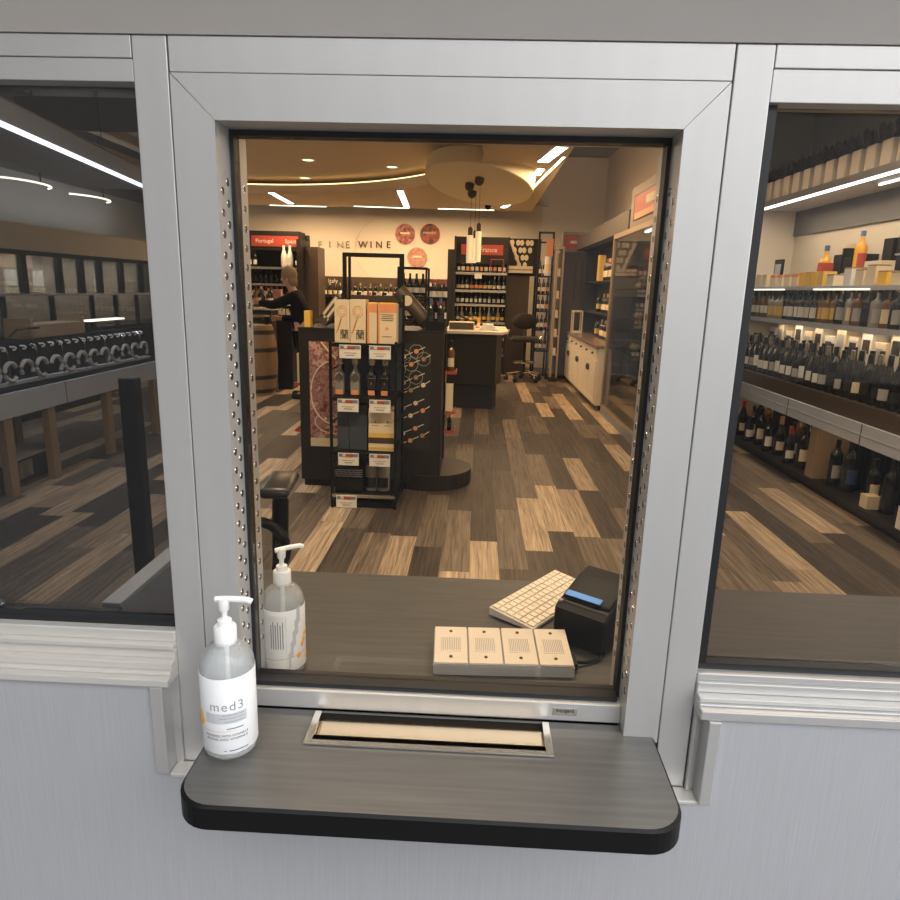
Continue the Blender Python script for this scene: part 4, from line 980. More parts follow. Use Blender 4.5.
def wire_rack():
    X0, X1, Y0, Y1 = -1.065, -.585, 3.86, 4.34
    cx = (X0 + X1) / 2; h = (X1 - X0) / 2
    t = thing('wire_rack', 'tall black wire rack of wine gifts standing in front of the display unit', 'rack', (cx, 4.1, 0))
    for sx in (-1, 1):
        for sy in (-.235, .235): MB().box(sx * h - .010, sx * h + .010, sy - .010, sy + .010, 0, 1.60 if sy > 0 else 1.27, 'black').build('post', t)
        for z in (.3, .65, 1.05): MB().box(sx * h - .005, sx * h + .005, -.235, .235, z, z + .01, 'black').build('side_rail', t)
    MB().box(-h, h, .228, .242, .05, 1.5, 'navy_box').build('back_panel', t)
    zs = (.105, .440, .850, 1.245)
    for z in zs:
        s = MB().box(-h, h, -.24, .23, z - .018, z, 'black').build('shelf', t)
        MB().box(-h, h, -.246, -.24, z - .02, z + .006, 'cap_s' if z < .2 else 'black').build('front_lip', s)
    MB().box(-h, h, -.22, .22, .0, .05, 'black').build('base', t)
    # shelf price cards
    rows = (('top shelf', zs[3], (350, 380)), ('second shelf', zs[2], (347.5, 380)), ('third shelf', zs[1], (347.5, 380)), ('bottom shelf', zs[0], (345,)))
    for nm, z, xs in rows:
        for k, px in enumerate(xs):
            x = at(px, 350, y=3.85).x
            py = z - .05
            o = thing('price_card', 'white price card with dark header, %s one on the %s of the wire rack' % ('left' if k == 0 else 'right', nm), 'card', (x, 3.850, z - .10))
            MB().box(-.078, .078, 0, .004, 0, .096, 'paper').build('card', o)
            MB().box(-.072, .072, -.0015, 0, .066, .090, 'steel_blue').box(-.02, .035, -.0025, -.0015, .066, .084, 'red').box(-.045, -.02, -.0022, -.0015, .070, .09, 'label_c').build('header', o)
            MB().box(-.03, .03, -.0015, 0, .018, .024, 'ink_g').box(-.045, .045, -.0015, 0, .036, .040, 'ink_g').build('print', o)
    # cartons on the top shelf
    z = zs[3] + .0065
    def big(px0, px1, m, label, y0=3.90, hh=.305, kind=0):
        a = at(px0, 340, y=y0).x; b = at(px1, 340, y=y0).x; w = (b - a) / 2 - .002
        o = thing('wine_carton', label, 'box', ((a + b) / 2, y0, z))
        MB().box(-w, w, 0, .13, 0, hh, m, .002).build('carton', o)
        if kind == 0:
            text('\u862d', .078, 'ink', o, (.016, -.001, .055), sx=.9)
            mb = MB(); R = .036
            mb.tube([(R * math.cos(q), -.001, .225 + R * 1.1 * math.sin(q)) for q in [2 * PI * k / 20 for k in range(20)]], .0022, 'orange', 4, True)
            mb.tube([(.6 * R * math.cos(q), -.001, .225 + .7 * R * math.sin(q)) for q in [2 * PI * k / 14 for k in range(14)]], .002, 'orange', 4, True)
            for k in range(5): mb.bar((-w + .012 + .008 * k, -.001, .07 + .02 * k), (-w + .03 + .006 * k, -.001, .10 + .022 * k), .007, 'orange')
            mb.build('print', o)
        else:
            mb = MB().box(-w, w, -.0015, 0, hh - .062, hh, 'orange').box(-w, -w + .014, -.0015, 0, 0, hh - .062, 'orange')
            if kind == 2:
                for k in range(4): mb.box(-.045 + .006 * (k % 2), .05 - .008 * (k % 2), -.0015, 0, .205 - k * .013, .210 - k * .013, 'brown_wood')
                mb.lathe([(0, 0), (.012, 0), (0, .0012)], 'orange', 10, (0, -.001, .11), Matrix.Rotation(PI / 2, 4, 'X')); mb.box(-.035, .035, -.0015, 0, .05, .054, 'brown_wood')
            mb.build('print', o)
            MB().box(-w + .006, w - .006, .01, .12, hh, hh + .006, 'yellow').build('lid_edge', o)
    big(334.5, 350, 'label_c', 'leftmost tall cream wine carton with a black character, top of the wire rack', kind=0)
    big(350, 366, 'label_c', 'second tall cream wine carton with a black character, top of the wire rack', kind=0, hh=.31)
    big(367, 377, 'label_c', 'narrow cream carton with an orange top band between the wine cartons', kind=1, hh=.285)
    big(377.5, 396.5, 'label_c', 'wide cream carton with an orange top band at the right of the wire rack top', kind=2, hh=.285)
    # decanters
    z = zs[2] + .0065
    for k, (px, gm, st) in enumerate(((340, 'glass_w', 'far left, pale'), (355.5, 'glass_w', 'second from left, pale'), (372, 'glass_k', 'third from left, black'), (385, 'glass_k', 'far right, black'))):
        x = at(px, 380, y=4.0).x
        o = thing('decanter', 'square stoppered decanter with a gold foot label on the wire rack, ' + st, 'bottle', (x, 4.0, z))
        MB().box(-.035, .035, -.035, .035, 0, .16, gm, .008).build('body', o, smooth=30)
        MB().lathe([(.034, .158), (.018, .185), (.014, .20), (.014, .225), (0, .225)], gm, 14).build('neck', o, smooth=50)
        MB().lathe([(.012, .222), (.022, .226), (.026, .25), (.026, .285), (.012, .292), (0, .292)], 'cap_s', 8).build('stopper', o)
        if k < 2: MB().box(-.026, .026, -.0015, .0015, -.026, .026, 'cap_s', 0, Matrix.Translation((0, -.037, .13)) @ Matrix.Rotation(PI / 4, 4, 'Y')).build('label', o)
        else: MB().box(-.027, .027, -.0375, -.0355, .05, .135, 'label_b').box(-.003, .003, -.039, -.0375, .085, .1, 'cap_g').box(-.027, .027, -.0385, -.0375, .131, .135, 'cap_g').build('label', o)
        MB().box(-.025, .025, -.038, -.0355, .004, .04, 'orange').build('foot_label', o)
    # third shelf
    z = zs[1] + .0065
    for k, (px0, px1) in enumerate(((337.5, 349), (349.5, 367))):
        a = at(px0, 430, y=3.92).x; b = at(px1, 430, y=3.92).x
        carton('gift_box', (a, b, 3.92, 4.08, z, z + .34), 'navy_box', ('narrow', 'wide')[k] + ' dark blue gift box on the left of the third shelf of the wire rack', 'box')
    a = at(368.5, 430, y=3.90).x; b = at(394, 430, y=3.90).x; w = (b - a) / 2
    o = thing('gift_box', 'cream pair box with gold and grey bands on the third shelf of the wire rack', 'box', ((a + b) / 2, 3.90, z))
    MB().box(-w, w, 0, .15, 0, .325, 'label_c', .002).build('box', o)
    m = MB().box(-w, w, -.0015, 0, .105, .14, 'label_y').box(-w, w, -.0015, 0, .06, .105, 'brown_wood').box(-w, w, -.0015, 0, .012, .03, 'label_y')
    for s in (-1, 1): m.box(s * .045 - .02, s * .045 + .02, -.0015, 0, .295, .31, 'ink').box(s * .045 - .025, s * .045 + .025, -.0015, 0, .195, .20, 'ink_g').box(s * .045 - .006, s * .045 + .006, -.0015, 0, .215, .235, 'ink_g')
    m.build('print', o)
    # bottom shelf
    z = zs[0] + .0065
    a = at(335, 480, y=3.92).x; b = at(363, 480, y=3.92).x; w = (b - a) / 2
    o = thing('gift_box', 'low black box with a pale net pattern, bottom shelf of the tall wire rack', 'box', ((a + b) / 2, 3.92, z))
    MB().box(-w, w, 0, .2, 0, .19, 'black', .002).build('box', o)
    m = MB()
    for r_ in range(4): m.tube([(-w + .004 + (2 * w - .008) * k / 24, -.0015, .125 + r_ * .016 + .004 * math.sin(k * 1.6 + r_)) for k in range(25)], .0022, 'label_g', 4)
    m.build('print', o)
    for k, px in enumerate((371.5, 383.5)):
        x = at(px, 480, y=4.0).x
        bottle((x, 4.0, z), .30, 'square', 'glass_w', 'glass_k', 'cap_k', ('left', 'right')[k] + ' one of two clear bottles on the bottom shelf of the wire rack', None, True)
    for k, px in enumerate((346, 357)):
        x = at(px, 440, y=4.2).x
        bottle((x, 4.2, z), .30, 'bordeaux', 'glass_k', 'label_b', 'cap_s', ('left', 'right')[k] + ' one of two black bottles behind the net patterned box', None, True)
wire_rack()

# ------------------------------------------------------------------ back of the shop
def sign(o, w, h, words, y, z, x=0, mat='red', size=.09, off=0):
    p = MB().box(x - w / 2, x + w / 2, y - .01, y, z - h / 2, z + h / 2, mat).build('sign_board', o)
    for wd, dx in words: text(wd, size, 'paper', p, (x + dx, y - .0115, z), name='lettering')
    return p

def back():
    text_parent = thing('wall_lettering', 'raised letters reading FINE WINE on the cream back wall', 'sign', (0, 14.1, 0))
    xs = (320, 330, 340, 347.5, 363, 371, 379, 388.5)
    for ch, px in zip('FINEWINE', xs):
        p = at(px, 245, y=14.08)
        o = text(ch, .20, 'cap_s' if px < 350 else 'brown_wood', text_parent, (p.x, -.02, p.z), name='letter', ext=.012)
    # round posters
    for px, py, mt, lb, wd in ((405, 234, 'redpic', 'left of the two upper round posters on the back wall', ''), (430, 234, 'darkpic', 'right of the two upper round posters on the back wall', 'HARVEST'), (417, 257.5, 'palepic', 'lower round poster of the three on the back wall', '')):
        p = at(px, py, y=14.07); o = thing('round_poster', lb, 'poster', (p.x, 14.1, p.z))
        MB().cyl((0, 0, 0), (0, -.025, 0), .212, mt, seg=40).build('disc', o)
        if wd: text(wd, .07, 'label_c', o, (0, -.0265, .02))
        else: MB().box(-.10, .10, -.027, -.025, .0, .035, 'label_c').build('print_line', o)
    c = tag(MB().tube([(1.05 * .62 * math.cos(q), 0, 1.05 * .62 * math.sin(q)) for q in [2 * PI * k / 48 for k in range(48)]], .005, 'cream', 5, True).build('wall_ring', None, (at(385, 240, y=14.08).x, 14.088, 2.45)), 'thin circular line on the back wall around the lettering', 'ring')
    # Italy: long low run of shelves against the back wall
    t = thing('wall_shelving', 'dark shelving run under the FINE WINE lettering on the back wall', 'shelving', (-2.0, 13.75, 0))
    MB().box(-1.55, 1.45, .25, .30, 0, 1.86, 'brown_wood').build('back_panel', t)
    for z in (.5, .95, 1.43): MB().box(-1.5, 1.42, -.1, .25, z - .03, z, 'black').build('shelf', t)
    for x in (-1.55, 0, 1.42): MB().box(x, x + .03, -.1, .25, 0, 1.46, 'black').build('upright', t)
    for px in (333, 431):
        p = at(px, 279.5, y=14.0); text('Italy', .13, 'paper', t, (p.x + 2.0, .245, 1.76))
    n = 0
    for z, hh in ((1.43, .30), (.95, .31), (.5, .3)):
        for k in range(26):
            x = -3.44 + k * .11
            g = ('glass_g', 'glass_k')[k % 2]; l = ('label_c', 'paper', 'label_c')[k % 3]
            lb = '%s bottle with a %s label, %s shelf under the FINE WINE lettering' % (('green', 'black')[k % 2], ('cream', 'white', 'cream')[k % 3], 'upper' if z > 1.2 else 'middle' if z > .8 else 'lower')
            bottle((x, 13.78, z + .001), hh, 'bordeaux', g, l, ('cap_g', 'cap_k')[k % 2], lb, lb)
    # Portugal shelving at left
    t = thing('wall_shelving', 'tall dark shelving with a red Portugal sign at the back left', 'shelving', (-4.0, 12.5, 0))
    MB().box(-1.6, .58, .35, .40, 0, 2.62, 'dark_wood').build('back_panel', t)
    MB().box(-.53, .50, -.05, .35, 2.30, 2.66, 'dark_wood').build('header', t)
    sign(t, .92, .20, (('Portugal', -.20), ('Spain', .31)), -.05, 2.47, .0, size=.105)
    MB().box(.50, .58, -.35, .35, 0, 2.50, 'dark_wood').build('side_panel', t)
    MB().box(.585, .85, -.1, .5, 0, 2.38, 'brown_wood').build('side_panel', t)
    for z in (.6, 1.0, 1.35, 1.66, 1.975):
        s = MB().box(-1.6, .50, -.15, .35, z - .03, z, 'black').build('shelf', t); MB().box(-1.6, .50, -.16, -.15, z - .035, z + .01, 'cap_s').build('price_rail', s)
    for z, lab, cap, h in ((1.975, 'paper', 'cap_r', .31), (1.66, 'label_b', 'cap_k', .27), (1.35, 'label_c', 'cap_r', .26), (1.0, 'label_c', 'cap_k', .3)):
        for k in range(15):
            x = -5.05 + k * .105
            if z > 1.9 and k > 6 and k != 14: continue
            cc = cap if k % 2 or z < 1.9 else 'cap_k'
            lb = 'wine bottle with a %s label and %s cap, %s shelf below the Portugal sign' % ({'paper': 'white', 'label_b': 'black', 'label_c': 'cream'}[lab], {'cap_r': 'red', 'cap_k': 'black'}[cc], {1.975: 'top', 1.66: 'second', 1.35: 'third', 1.0: 'fourth'}[z])
            bottle((x, 12.50, z + .001), h, 'bordeaux', 'glass_k', lab, cc, lb, lb)
    for k, x in enumerate((-3.82, -3.70)):
        bottle((x, 12.42, 1.976), .42, 'champagne', 'paper', 'paper', 'paper', ('left', 'right')[k] + ' one of two tall white bottles on the top shelf below the Portugal sign')
    # France shelving
    t = thing('wall_shelving', 'tall dark shelving with a red France sign and five rows of bottles at the back', 'shelving', (0.03, 12.7, 0))
    W = .50
    MB().box(-W, W, .30, .34, 0, 2.62, 'dark_wood').build('back_panel', t)
    MB().box(-W, W, -.05, .30, 2.16, 2.66, 'dark_wood').build('header', t)
    sign(t, .82, .19, (('France', .12),), -.05, 2.42, .0, size=.13)
    MB().box(-W - .04, -W, -.15, .34, 0, 2.66, 'dark_wood').build('side_panel', t); MB().box(W, W + .03, -.15, .34, 0, 2.66, 'dark_wood').build('side_panel', t)
    MB().box(-W - .17, -W - .045, 0, .3, 0, 2.42, 'dark_wood').build('side_panel', t)
    zs = (1.98, 1.645, 1.375, 1.035, .72, .40)
    for z in zs:
        s = MB().box(-W, W, -.15, .30, z - .03, z, 'black').build('shelf', t); MB().box(-W, W, -.16, -.15, z - .035, z + .012, 'cap_s').build('price_rail', s)
    for r_, z in enumerate(zs):
        for k in range(11):
            x = .03 - .45 + k * .09
            if r_ == 0: key = ('bordeaux', 'glass_k', ('label_c', 'paper', 'orange')[k % 3], ('cap_k', 'cap_g')[k % 2], .26)
            elif r_ == 1: key = ('burgundy', 'glass_k', 'orange' if 2 < k < 6 else 'label_c' if k < 9 else 'paper', 'cap_k' if k < 8 else 'cap_s', .285)
            elif r_ == 2: key = ('bordeaux', 'glass_k', 'paper', ('cap_k', 'cap_r')[k % 2], .245)
            elif r_ == 3: key = ('burgundy', ('glass_g', 'glass_w')[k % 2], 'label_y' if k > 4 else 'label_c', ('cap_s', 'cap_g')[k % 2], .285)
            else: key = ('bordeaux', 'glass_k', 'label_b' if r_ == 4 else 'paper', 'cap_s', .28)
            nm = {'label_c': 'cream', 'paper': 'white', 'orange': 'orange', 'label_y': 'gold', 'label_b': 'black'}[key[2]]
            lb = 'bottle with a %s label and %s cap, %s shelf below the France sign' % (nm, {'cap_k': 'black', 'cap_g': 'gold', 'cap_s': 'silver', 'cap_r': 'red'}[key[3]], ('top', 'second', 'third', 'fourth', 'fifth', 'sixth')[r_])
            bottle((x, 12.68, z + .001), key[4], key[0], key[1], key[2], key[3], lb, lb)
    o = thing('red_frame', 'small red wire frame standing on the top shelf below the France sign', 'frame', (.33, 12.58, 1.981))
    MB().tube([(-.12, 0, 0), (-.12, 0, .26), (.12, 0, .26), (.12, 0, 0)], .012, 'red', 5).build('frame', o)
    o = tag(MB().box(-.07, .07, -.006, 0, -.08, .01, 'paper').build('shelf_card', None, (-.03, 12.538, 1.955)), 'white card hanging from the top shelf below the France sign', 'card')
    # panel of oval holes and timber to the right of France
    t = thing('slatted_partition', 'dark timber partition with cream oval cut-outs above, right of the France shelving', 'partition', (.83, 12.75, 0))
    MB().box(-.26, .16, 0, .06, 0, 1.95, 'brown_wood').build('board', t)
    MB().box(-.26, .36, 0.07, .10, 1.95, 2.66, 'blackmat').build('upper_panel', t)
    mb = MB()
    for k in range(5):
        for j in range(4):
            x = -.21 + k * .095 + j * .05; z = 2.58 - j * .14
            if k < 5 - j: mb.lathe([(0, 0), (.042, 0), (0, .004)], 'label_c', 14, (x + .02 * (k % 2), .067, z), Matrix.Rotation(PI / 2, 4, 'X') @ Matrix.Diagonal((1, 1.35, 1, 1)))
    mb.tube([(-.25, .06, 2.62), (-.02, .06, 2.08)], .03, 'label_c', 6).build('oval_cells', t)
    o = thing('wall_bracket_box', 'long white box fixed to the dark timber partition', 'box', (.83, 12.75, 0)); MB().box(-.28, .20, -.16, -.001, 2.0, 2.13, 'offwhite', .004).build('box', o); MB().box(-.28, .20, -.163, -.16, 2.05, 2.075, 'tan_wood').build('slot', o)
    # dark frames and rack with magnums before the far cabinet
    t = thing('frame_rack', 'tall black open frame rack of bottles left of the far glass cabinet', 'rack', (1.22, 12.3, 0))
    for x in (-.13, .13):
        for y in (-.2, .3): MB().box(x - .018, x + .018, y - .018, y + .018, 0, 2.74 if y < 0 else 2.6, 'black').build('post', t)
    for y, z in ((-.2, 2.74), (.3, 2.6)): MB().box(-.148, .148, y - .018, y + .018, z - .035, z, 'black').build('top_bar', t)
    for z in (.55, .95, 1.3, 1.62, 1.95):
        MB().box(-.13, .13, -.2, .3, z - .025, z, 'black').build('shelf', t)
        for k in range(3 if z < 1.9 else 2):
            lb = 'bottle with a %s label on the %s shelf of the black frame rack' % (('cream', 'white', 'red')[k], {.55: 'lowest', .95: 'second lowest', 1.3: 'middle', 1.62: 'second highest', 1.95: 'highest'}[z])
            bottle((1.22 - .08 + k * .08, 12.2, z + .001), .27, 'bordeaux', 'glass_k', ('label_c', 'paper', 'orange')[k], 'cap_k', lb)
    bottle((1.285, 12.16, 1.951), .55, 'champagne', 'paper', 'label_c', 'paper', 'very tall white bottle at the front of the highest frame rack shelf', rz=.3)
    MB().box(.0, .13, -.23, -.218, 2.3, 2.62, 'orange').build('picture', t)
back()

def service_desk():
    t = thing('service_desk', 'dark wood service desk with a pale counter top in the middle distance', 'desk', (0, 0, 0))
    MB().prism([(-.42, 8.45), (.27, 8.45), (.36, 8.75), (.36, 9.9), (-.42, 9.9)], 'z', .35, 1.06, 'dark_wood').build('body', t)
    MB().prism([(-.40, 8.50), (.24, 8.50), (.30, 8.8), (.30, 9.85), (-.40, 9.85)], 'z', 0, .35, 'blackmat').build('recess_base', t)
    MB().prism([(-.46, 8.36), (.34, 8.36), (.44, 8.72), (.44, 9.95), (-.46, 9.95)], 'z', 1.06, 1.095, 'offwhite').build('top', t)
    o = thing('desk_screen', 'low cream cabinet with glass front on the left of the service desk', 'case', (-.23, 8.75, 1.096)); MB().box(-.18, .18, -.12, .12, 0, .11, 'cream', .004).build('case', o); MB().box(-.17, .17, -.123, -.12, .01, .10, 'grey_wood').build('front', o)
    z = 1.096
    for k in range(4):
        a = .04 * (k % 3 - 1); h = .012 + .006 * k
        o = tag(MB().box(-.15 + .02 * k, .15 - .03 * k, -.11, .11, 0, h, 'paper').build('paper_stack', None, (.16, 8.78, z), a), ('lowest', 'second', 'third', 'topmost')[k] + ' sheaf of white papers piled on the service desk', 'paper'); z += h + .001
    o = thing('desk_tap', 'small dark card terminal on a stalk at the left of the service desk', 'terminal', (-.33, 9.15, 1.095)); MB().tube([(0, 0, 0), (0, 0, .2), (.16, -.05, .14), (.25, -.08, .1)], .014, 'plastic_k', 6).build('stalk', o); MB().box(.2, .32, -.12, -.03, .06, .12, 'plastic_k', .01).build('terminal', o)
    for k, x in enumerate((-.12, .0)):
        bottle((x, 9.3, 1.096), .2, 'square', 'glass_y', 'label_c', 'cap_k', ('left', 'right')[k] + ' one of two small amber bottles on the service desk')
service_desk()

def stool():
    p = at(523, 381, z=0)
    t = thing('drafting_stool', 'tall dark upholstered stool on a chrome five star base beside the service desk', 'stool', (p.x, p.y, 0))
    Z = .74
    for k in range(5):
        a = 2 * PI * k / 5 + .4
        o = MB().tube([(0, 0, .16), (.14 * math.cos(a), .14 * math.sin(a), .17), (.33 * math.cos(a), .33 * math.sin(a), .13)], .02, 'chrome', 8).build('leg', t)
        MB().sph((.33 * math.cos(a), .33 * math.sin(a), .047), .047, 'black').bar((.33 * math.cos(a), .33 * math.sin(a), .05), (.33 * math.cos(a), .33 * math.sin(a), .13), .02, 'black').build('caster', o)
    MB().cyl((0, 0, .12), (0, 0, Z), .028, 'black').build('column', t)
    MB().tube([(.2 * math.cos(q), .2 * math.sin(q), .36) for q in [2 * PI * k / 24 for k in range(24)]], .014, 'chrome', 8, True).bar((-.2, 0, .36), (.2, 0, .36), .016, 'chrome').build('foot_ring', t)
    MB().box(-.26, .26, -.25, .25, Z, Z + .09, 'fabric', .035).build('seat', t, smooth=50)
    MB().bar((0, .22, Z + .02), (0, .30, Z + .25), .04, 'black').build('back_stem', t)
    MB().sph((0, .28, Z + .36), .21, 'fabric', (1.12, .35, .72), 20).build('backrest', t, smooth=60)
    for s in (-1, 1): MB().tube([(s * .25, .1, Z + .02), (s * .32, .1, Z + .1), (s * .32, .08, Z + .2), (s * .32, -.15, Z + .21)], .02, 'chrome', 8).build('arm', t)
stool()

def right_cabinets():
    # white base cabinet
    X, Y0, Y1 = 1.70, 8.62, 12.0
    t = thing('base_cabinet', 'long off white base cabinet with a brown stone worktop along the right side', 'cabinet', (X, 0, 0))
    MB().box(.02, .6, Y0, Y1, .08, .90, 'offwhite', .003).build('body', t)
    MB().box(.08, .58, Y0 + .05, Y1, 0, .08, 'black').build('plinth', t)
    MB().box(-.03, .62, Y0 - .03, Y1, .90, .94, 'stone', .006).build('worktop', t)
    for k in range(6):
        a = Y0 + .02 + k * .56; b = a + .54
        d = MB().box(0, .02, a, b, .10, .72, 'offwhite', .003).box(-.006, 0, a, b, .10, .17, 'offwhite').box(-.006, 0, a, b, .65, .72, 'offwhite').box(-.006, 0, a, a + .07, .17, .65, 'offwhite').box(-.006, 0, b - .07, b, .17, .65, 'offwhite').build('door', t)
        kx = b - .04 if k % 2 == 0 else a + .04
        MB().sph((-.03, kx, .58), .03, 'ink', (.7, .6, 1.6), 10).build('handle', d)
        w = MB().box(0, .02, a, b, .74, .885, 'offwhite', .004).build('drawer', t)
        MB().sph((-.018, (a + b) / 2, .81), .018, 'ink', (1, 1, 1), 8).build('knob', w)
    # alcove behind it with bottles
    t = thing('wall_shelving', 'dark alcove shelving of bottles above the off white cabinet', 'shelving', (1.94, 0, 0))
    MB().box(.24, .29, 8.6, 12.2, .941, 2.42, 'blackmat').build('back_panel', t)
    for z in (1.35, 1.85): MB().box(0, .24, 8.6, 11.9, z - .03, z, 'dark_wood').build('shelf', t)
    MB().box(.2, .24, 8.6, 8.66, .941, 2.4, 'dark_wood').build('upright', t); MB().box(.0, .24, 11.85, 11.9, .941, 2.4, 'dark_wood').build('upright', t)
    for z, nm in ((.941, 'worktop'), (1.351, 'lower shelf'), (1.851, 'upper shelf')):
        for k in range(11):
            y = 8.8 + k * .155 + (.3 if k > 9 else 0)
            c = ('cap_r', 'cap_k', 'cap_r', 'cap_g')[k % 4] if z > 1.5 else ('cap_k', 'cap_g')[k % 2]
            l = ('label_c', 'label_y', 'paper')[k % 3]
            lb = '%s labelled %s capped bottle on the %s of the alcove above off white cabinet' % ({'label_c': 'cream', 'label_y': 'gold', 'paper': 'white'}[l], {'cap_r': 'red', 'cap_k': 'black', 'cap_g': 'gold'}[c], nm)
            bottle((2.02, y, z), .34 if z > 1.5 else .30, 'bordeaux', 'glass_k', l, c, lb, lb)
    carton('gift_box', (1.97, 2.07, 10.55, 10.75, 1.851, 2.27), 'label_y', 'tall pale gold box on the upper alcove shelf left of the red capped bottles', 'box')
    o = thing('glass_lantern', 'small off white glazed lantern case at the far end of the stone worktop', 'lantern', (1.80, 11.6, .941))
    MB().box(-.08, .10, -.12, .12, 0, .03, 'offwhite').box(-.08, .10, -.12, .12, .37, .40, 'offwhite').build('frame', o)
    for x in (-.08, .08):
        for y in (-.12, .10): MB().box(x, x + .02, y, y + .02, .03, .37, 'offwhite').build('post', o)
    MB().box(-.07, -.066, -.10, .10, .03, .37, 'cab_glass').build('pane', o)
    # beam and dark tall cabinet
    struct(MB().box(1.80, 1.95, 7.72, 12.7, 2.425, 2.66, 'grey_wood').build('trim_12'))
    struct(MB().box(1.95, 2.6, 8.6, 12.7, 2.43, 2.47, 'blackmat').build('trim_13'))
    t = thing('tall_cabinet', 'tall dark brown cupboard at the far end of the off white cabinet', 'cabinet', (1.86, 12.45, 0))
    MB().box(-.32, .74, -.20, .5, .06, 2.40, 'brown_wood', .003).build('body', t); MB().box(-.29, .74, -.17, .5, 0, .06, 'black').build('plinth', t)
    MB().box(-.31, .10, -.22, -.20, .10, 2.36, 'brown_wood', .003).build('door', t)
    for k in range(3): MB().tube([(-.05 + k * .12, -.235, 1.5), (-.05 + k * .12, -.235, 2.25)], .008, 'dark_wood').build('trim_rail', t)
    # far glass cabinet
    t = thing('glass_cabinet', 'far bronze framed glass cabinet left of the tall brown cupboard', 'cabinet', (1.42, 12.25, 0))
    MB().box(-.04, .11, -.5, .1, 0, .08, 'dark_wood').build('plinth', t)
    for y in (-.5, .07): MB().box(-.04, 0.0, y, y + .04, .08, 2.42, 'gold_frame').build('frame_post', t)
    MB().box(.08, .11, -.5, -.46, .08, 2.42, 'gold_frame').build('frame_post', t)
    MB().box(-.04, .11, -.5, .11, 2.42, 2.47, 'gold_frame').build('frame_top', t)
    MB().box(.10, .11, -.46, .1, .08, 2.42, 'dark_wood').build('back', t)
    for z in (.5, .85, 1.2, 1.55, 1.95):
        MB().box(-.03, .10, -.48, .08, z - .015, z, 'grey_l').build('shelf', t)
        carton('small_box', (1.42, 1.48, 11.80, 11.9, z + .001, z + .13), 'label_c', 'small cream box on the %s shelf of the far glass cabinet' % {.5: 'lowest', .85: 'second lowest', 1.2: 'middle', 1.55: 'second highest', 1.95: 'highest'}[z], 'box')
    # near glass cabinet
    X = 1.78; Y0, Y1 = 6.1, 8.50
    t = thing('glass_cabinet', 'near tall bronze framed glass cabinet on the right side', 'cabinet', (X, 0, 0))
    MB().box(0, .8, Y0, Y1, 0, .10, 'steel_blue').build('plinth', t)
    for x, y in ((0, Y0), (0, Y1 - .05), (.75, Y0), (.75, Y1 - .05)): MB().box(x, x + .05, y, y + .05, .10, 2.36, 'gold_frame').build('frame_post', t)
    MB().box(0, .8, Y0, Y1, 2.36, 2.42, 'gold_frame').build('frame_top', t)
    MB().box(0, .8, Y0, Y1, .10, .13, 'gold_frame').build('frame_bottom', t)
    MB().box(.76, .78, Y0 + .05, Y1 - .05, .13, 2.36, 'steel_blue').build('back', t)
    MB().box(.05, .75, Y1 - .045, Y1 - .03, .13, 1.62, 'steel_blue').box(.05, .75, Y1 - .045, Y1 - .03, 1.62, 2.36, 'wall').build('end_panel', t)  # bluish low, beige high: pane reflections put into the panel colours
    MB().sph((.30, Y1 - .05, 1.95), .11, 'palepic', (1.3, .02, .8), 14).build('print', t)
    MB().box(.02, .028, Y0 + .05, Y1 - .05, .13, 2.36, 'cab_glass').build('pane', t); MB().box(.05, .75, Y0 + .02, Y0 + .028, .13, 2.36, 'cab_glass').build('pane', t)
    MB().box(.08, .11, Y0 + .5, Y0 + 1.0, 2.34, 2.36, 'led').build('light_strip', t)
    for z in (.55, .95, 1.35, 1.72): MB().box(.06, .74, Y0 + .06, Y1 - .06, z - .012, z, 'cab_glass').build('shelf', t)
    for k, (z, y, n) in enumerate(((.951, 7.8, 'second lowest'), (1.351, 7.7, 'second highest'), (1.721, 7.8, 'highest'))):
        o = thing('soft_parcel', 'small pale wrapped parcel on the %s shelf of the near glass cabinet' % n, 'parcel', (X + .25, y, z)); MB().sph((0, 0, .04), .07, 'label_c', (1, 1.6, .6), 12).build('parcel', o); MB().lathe([(0, 0), (.02, .0), (.03, .05), (0, .05)], 'paper', 8, (0, .11, .03)).build('bow', o)
    carton('case_box', (2.2, 2.4, 7.6, 7.9, 1.721, 1.95), 'paper', 'white box at the back of the top shelf of the near glass cabinet', 'box')
    # red sign boxes
    t = thing('sign_box', 'beige sign box with a red picture above the near glass cabinet', 'sign', (1.80, 6.9, 2.421))
    MB().box(0, .22, -.85, .74, 0, .46, 'taupe', .003).build('housing', t)
    MB().box(-.006, 0, -.62, .56, .07, .36, 'ink').box(-.010, -.006, -.58, .50, .08, .34, 'red').build('sign_board', t)
    MB().box(-.013, -.010, -.55, -.05, .20, .29, 'label_c').box(-.013, -.010, -.55, .46, .085, .15, 'orange').build('print', t)
    t = thing('sign_box', 'beige sign box with a red board above the tall brown cupboard', 'sign', (1.84, 12.3, 2.401))
    MB().box(-.30, .10, -.06, .2, 0, .36, 'taupe', .003).build('housing', t)
    MB().box(-.27, .07, -.066, -.06, .05, .30, 'ink').box(-.26, .06, -.070, -.066, .05, .29, 'red').build('sign_board', t); MB().box(-.16, .04, -.073, -.070, .15, .20, 'label_c').build('print', t)
    # small wall light box
    p = at(541, 205, y=14.05)
    o = thing('exit_light_box', 'small pale box fitting on the upper back wall at right', 'light fitting', (p.x, 14.1, p.z)); MB().box(-.16, .16, -.2, 0, -.03, .02, 'grey_l', .004).build('body', o)
right_cabinets()

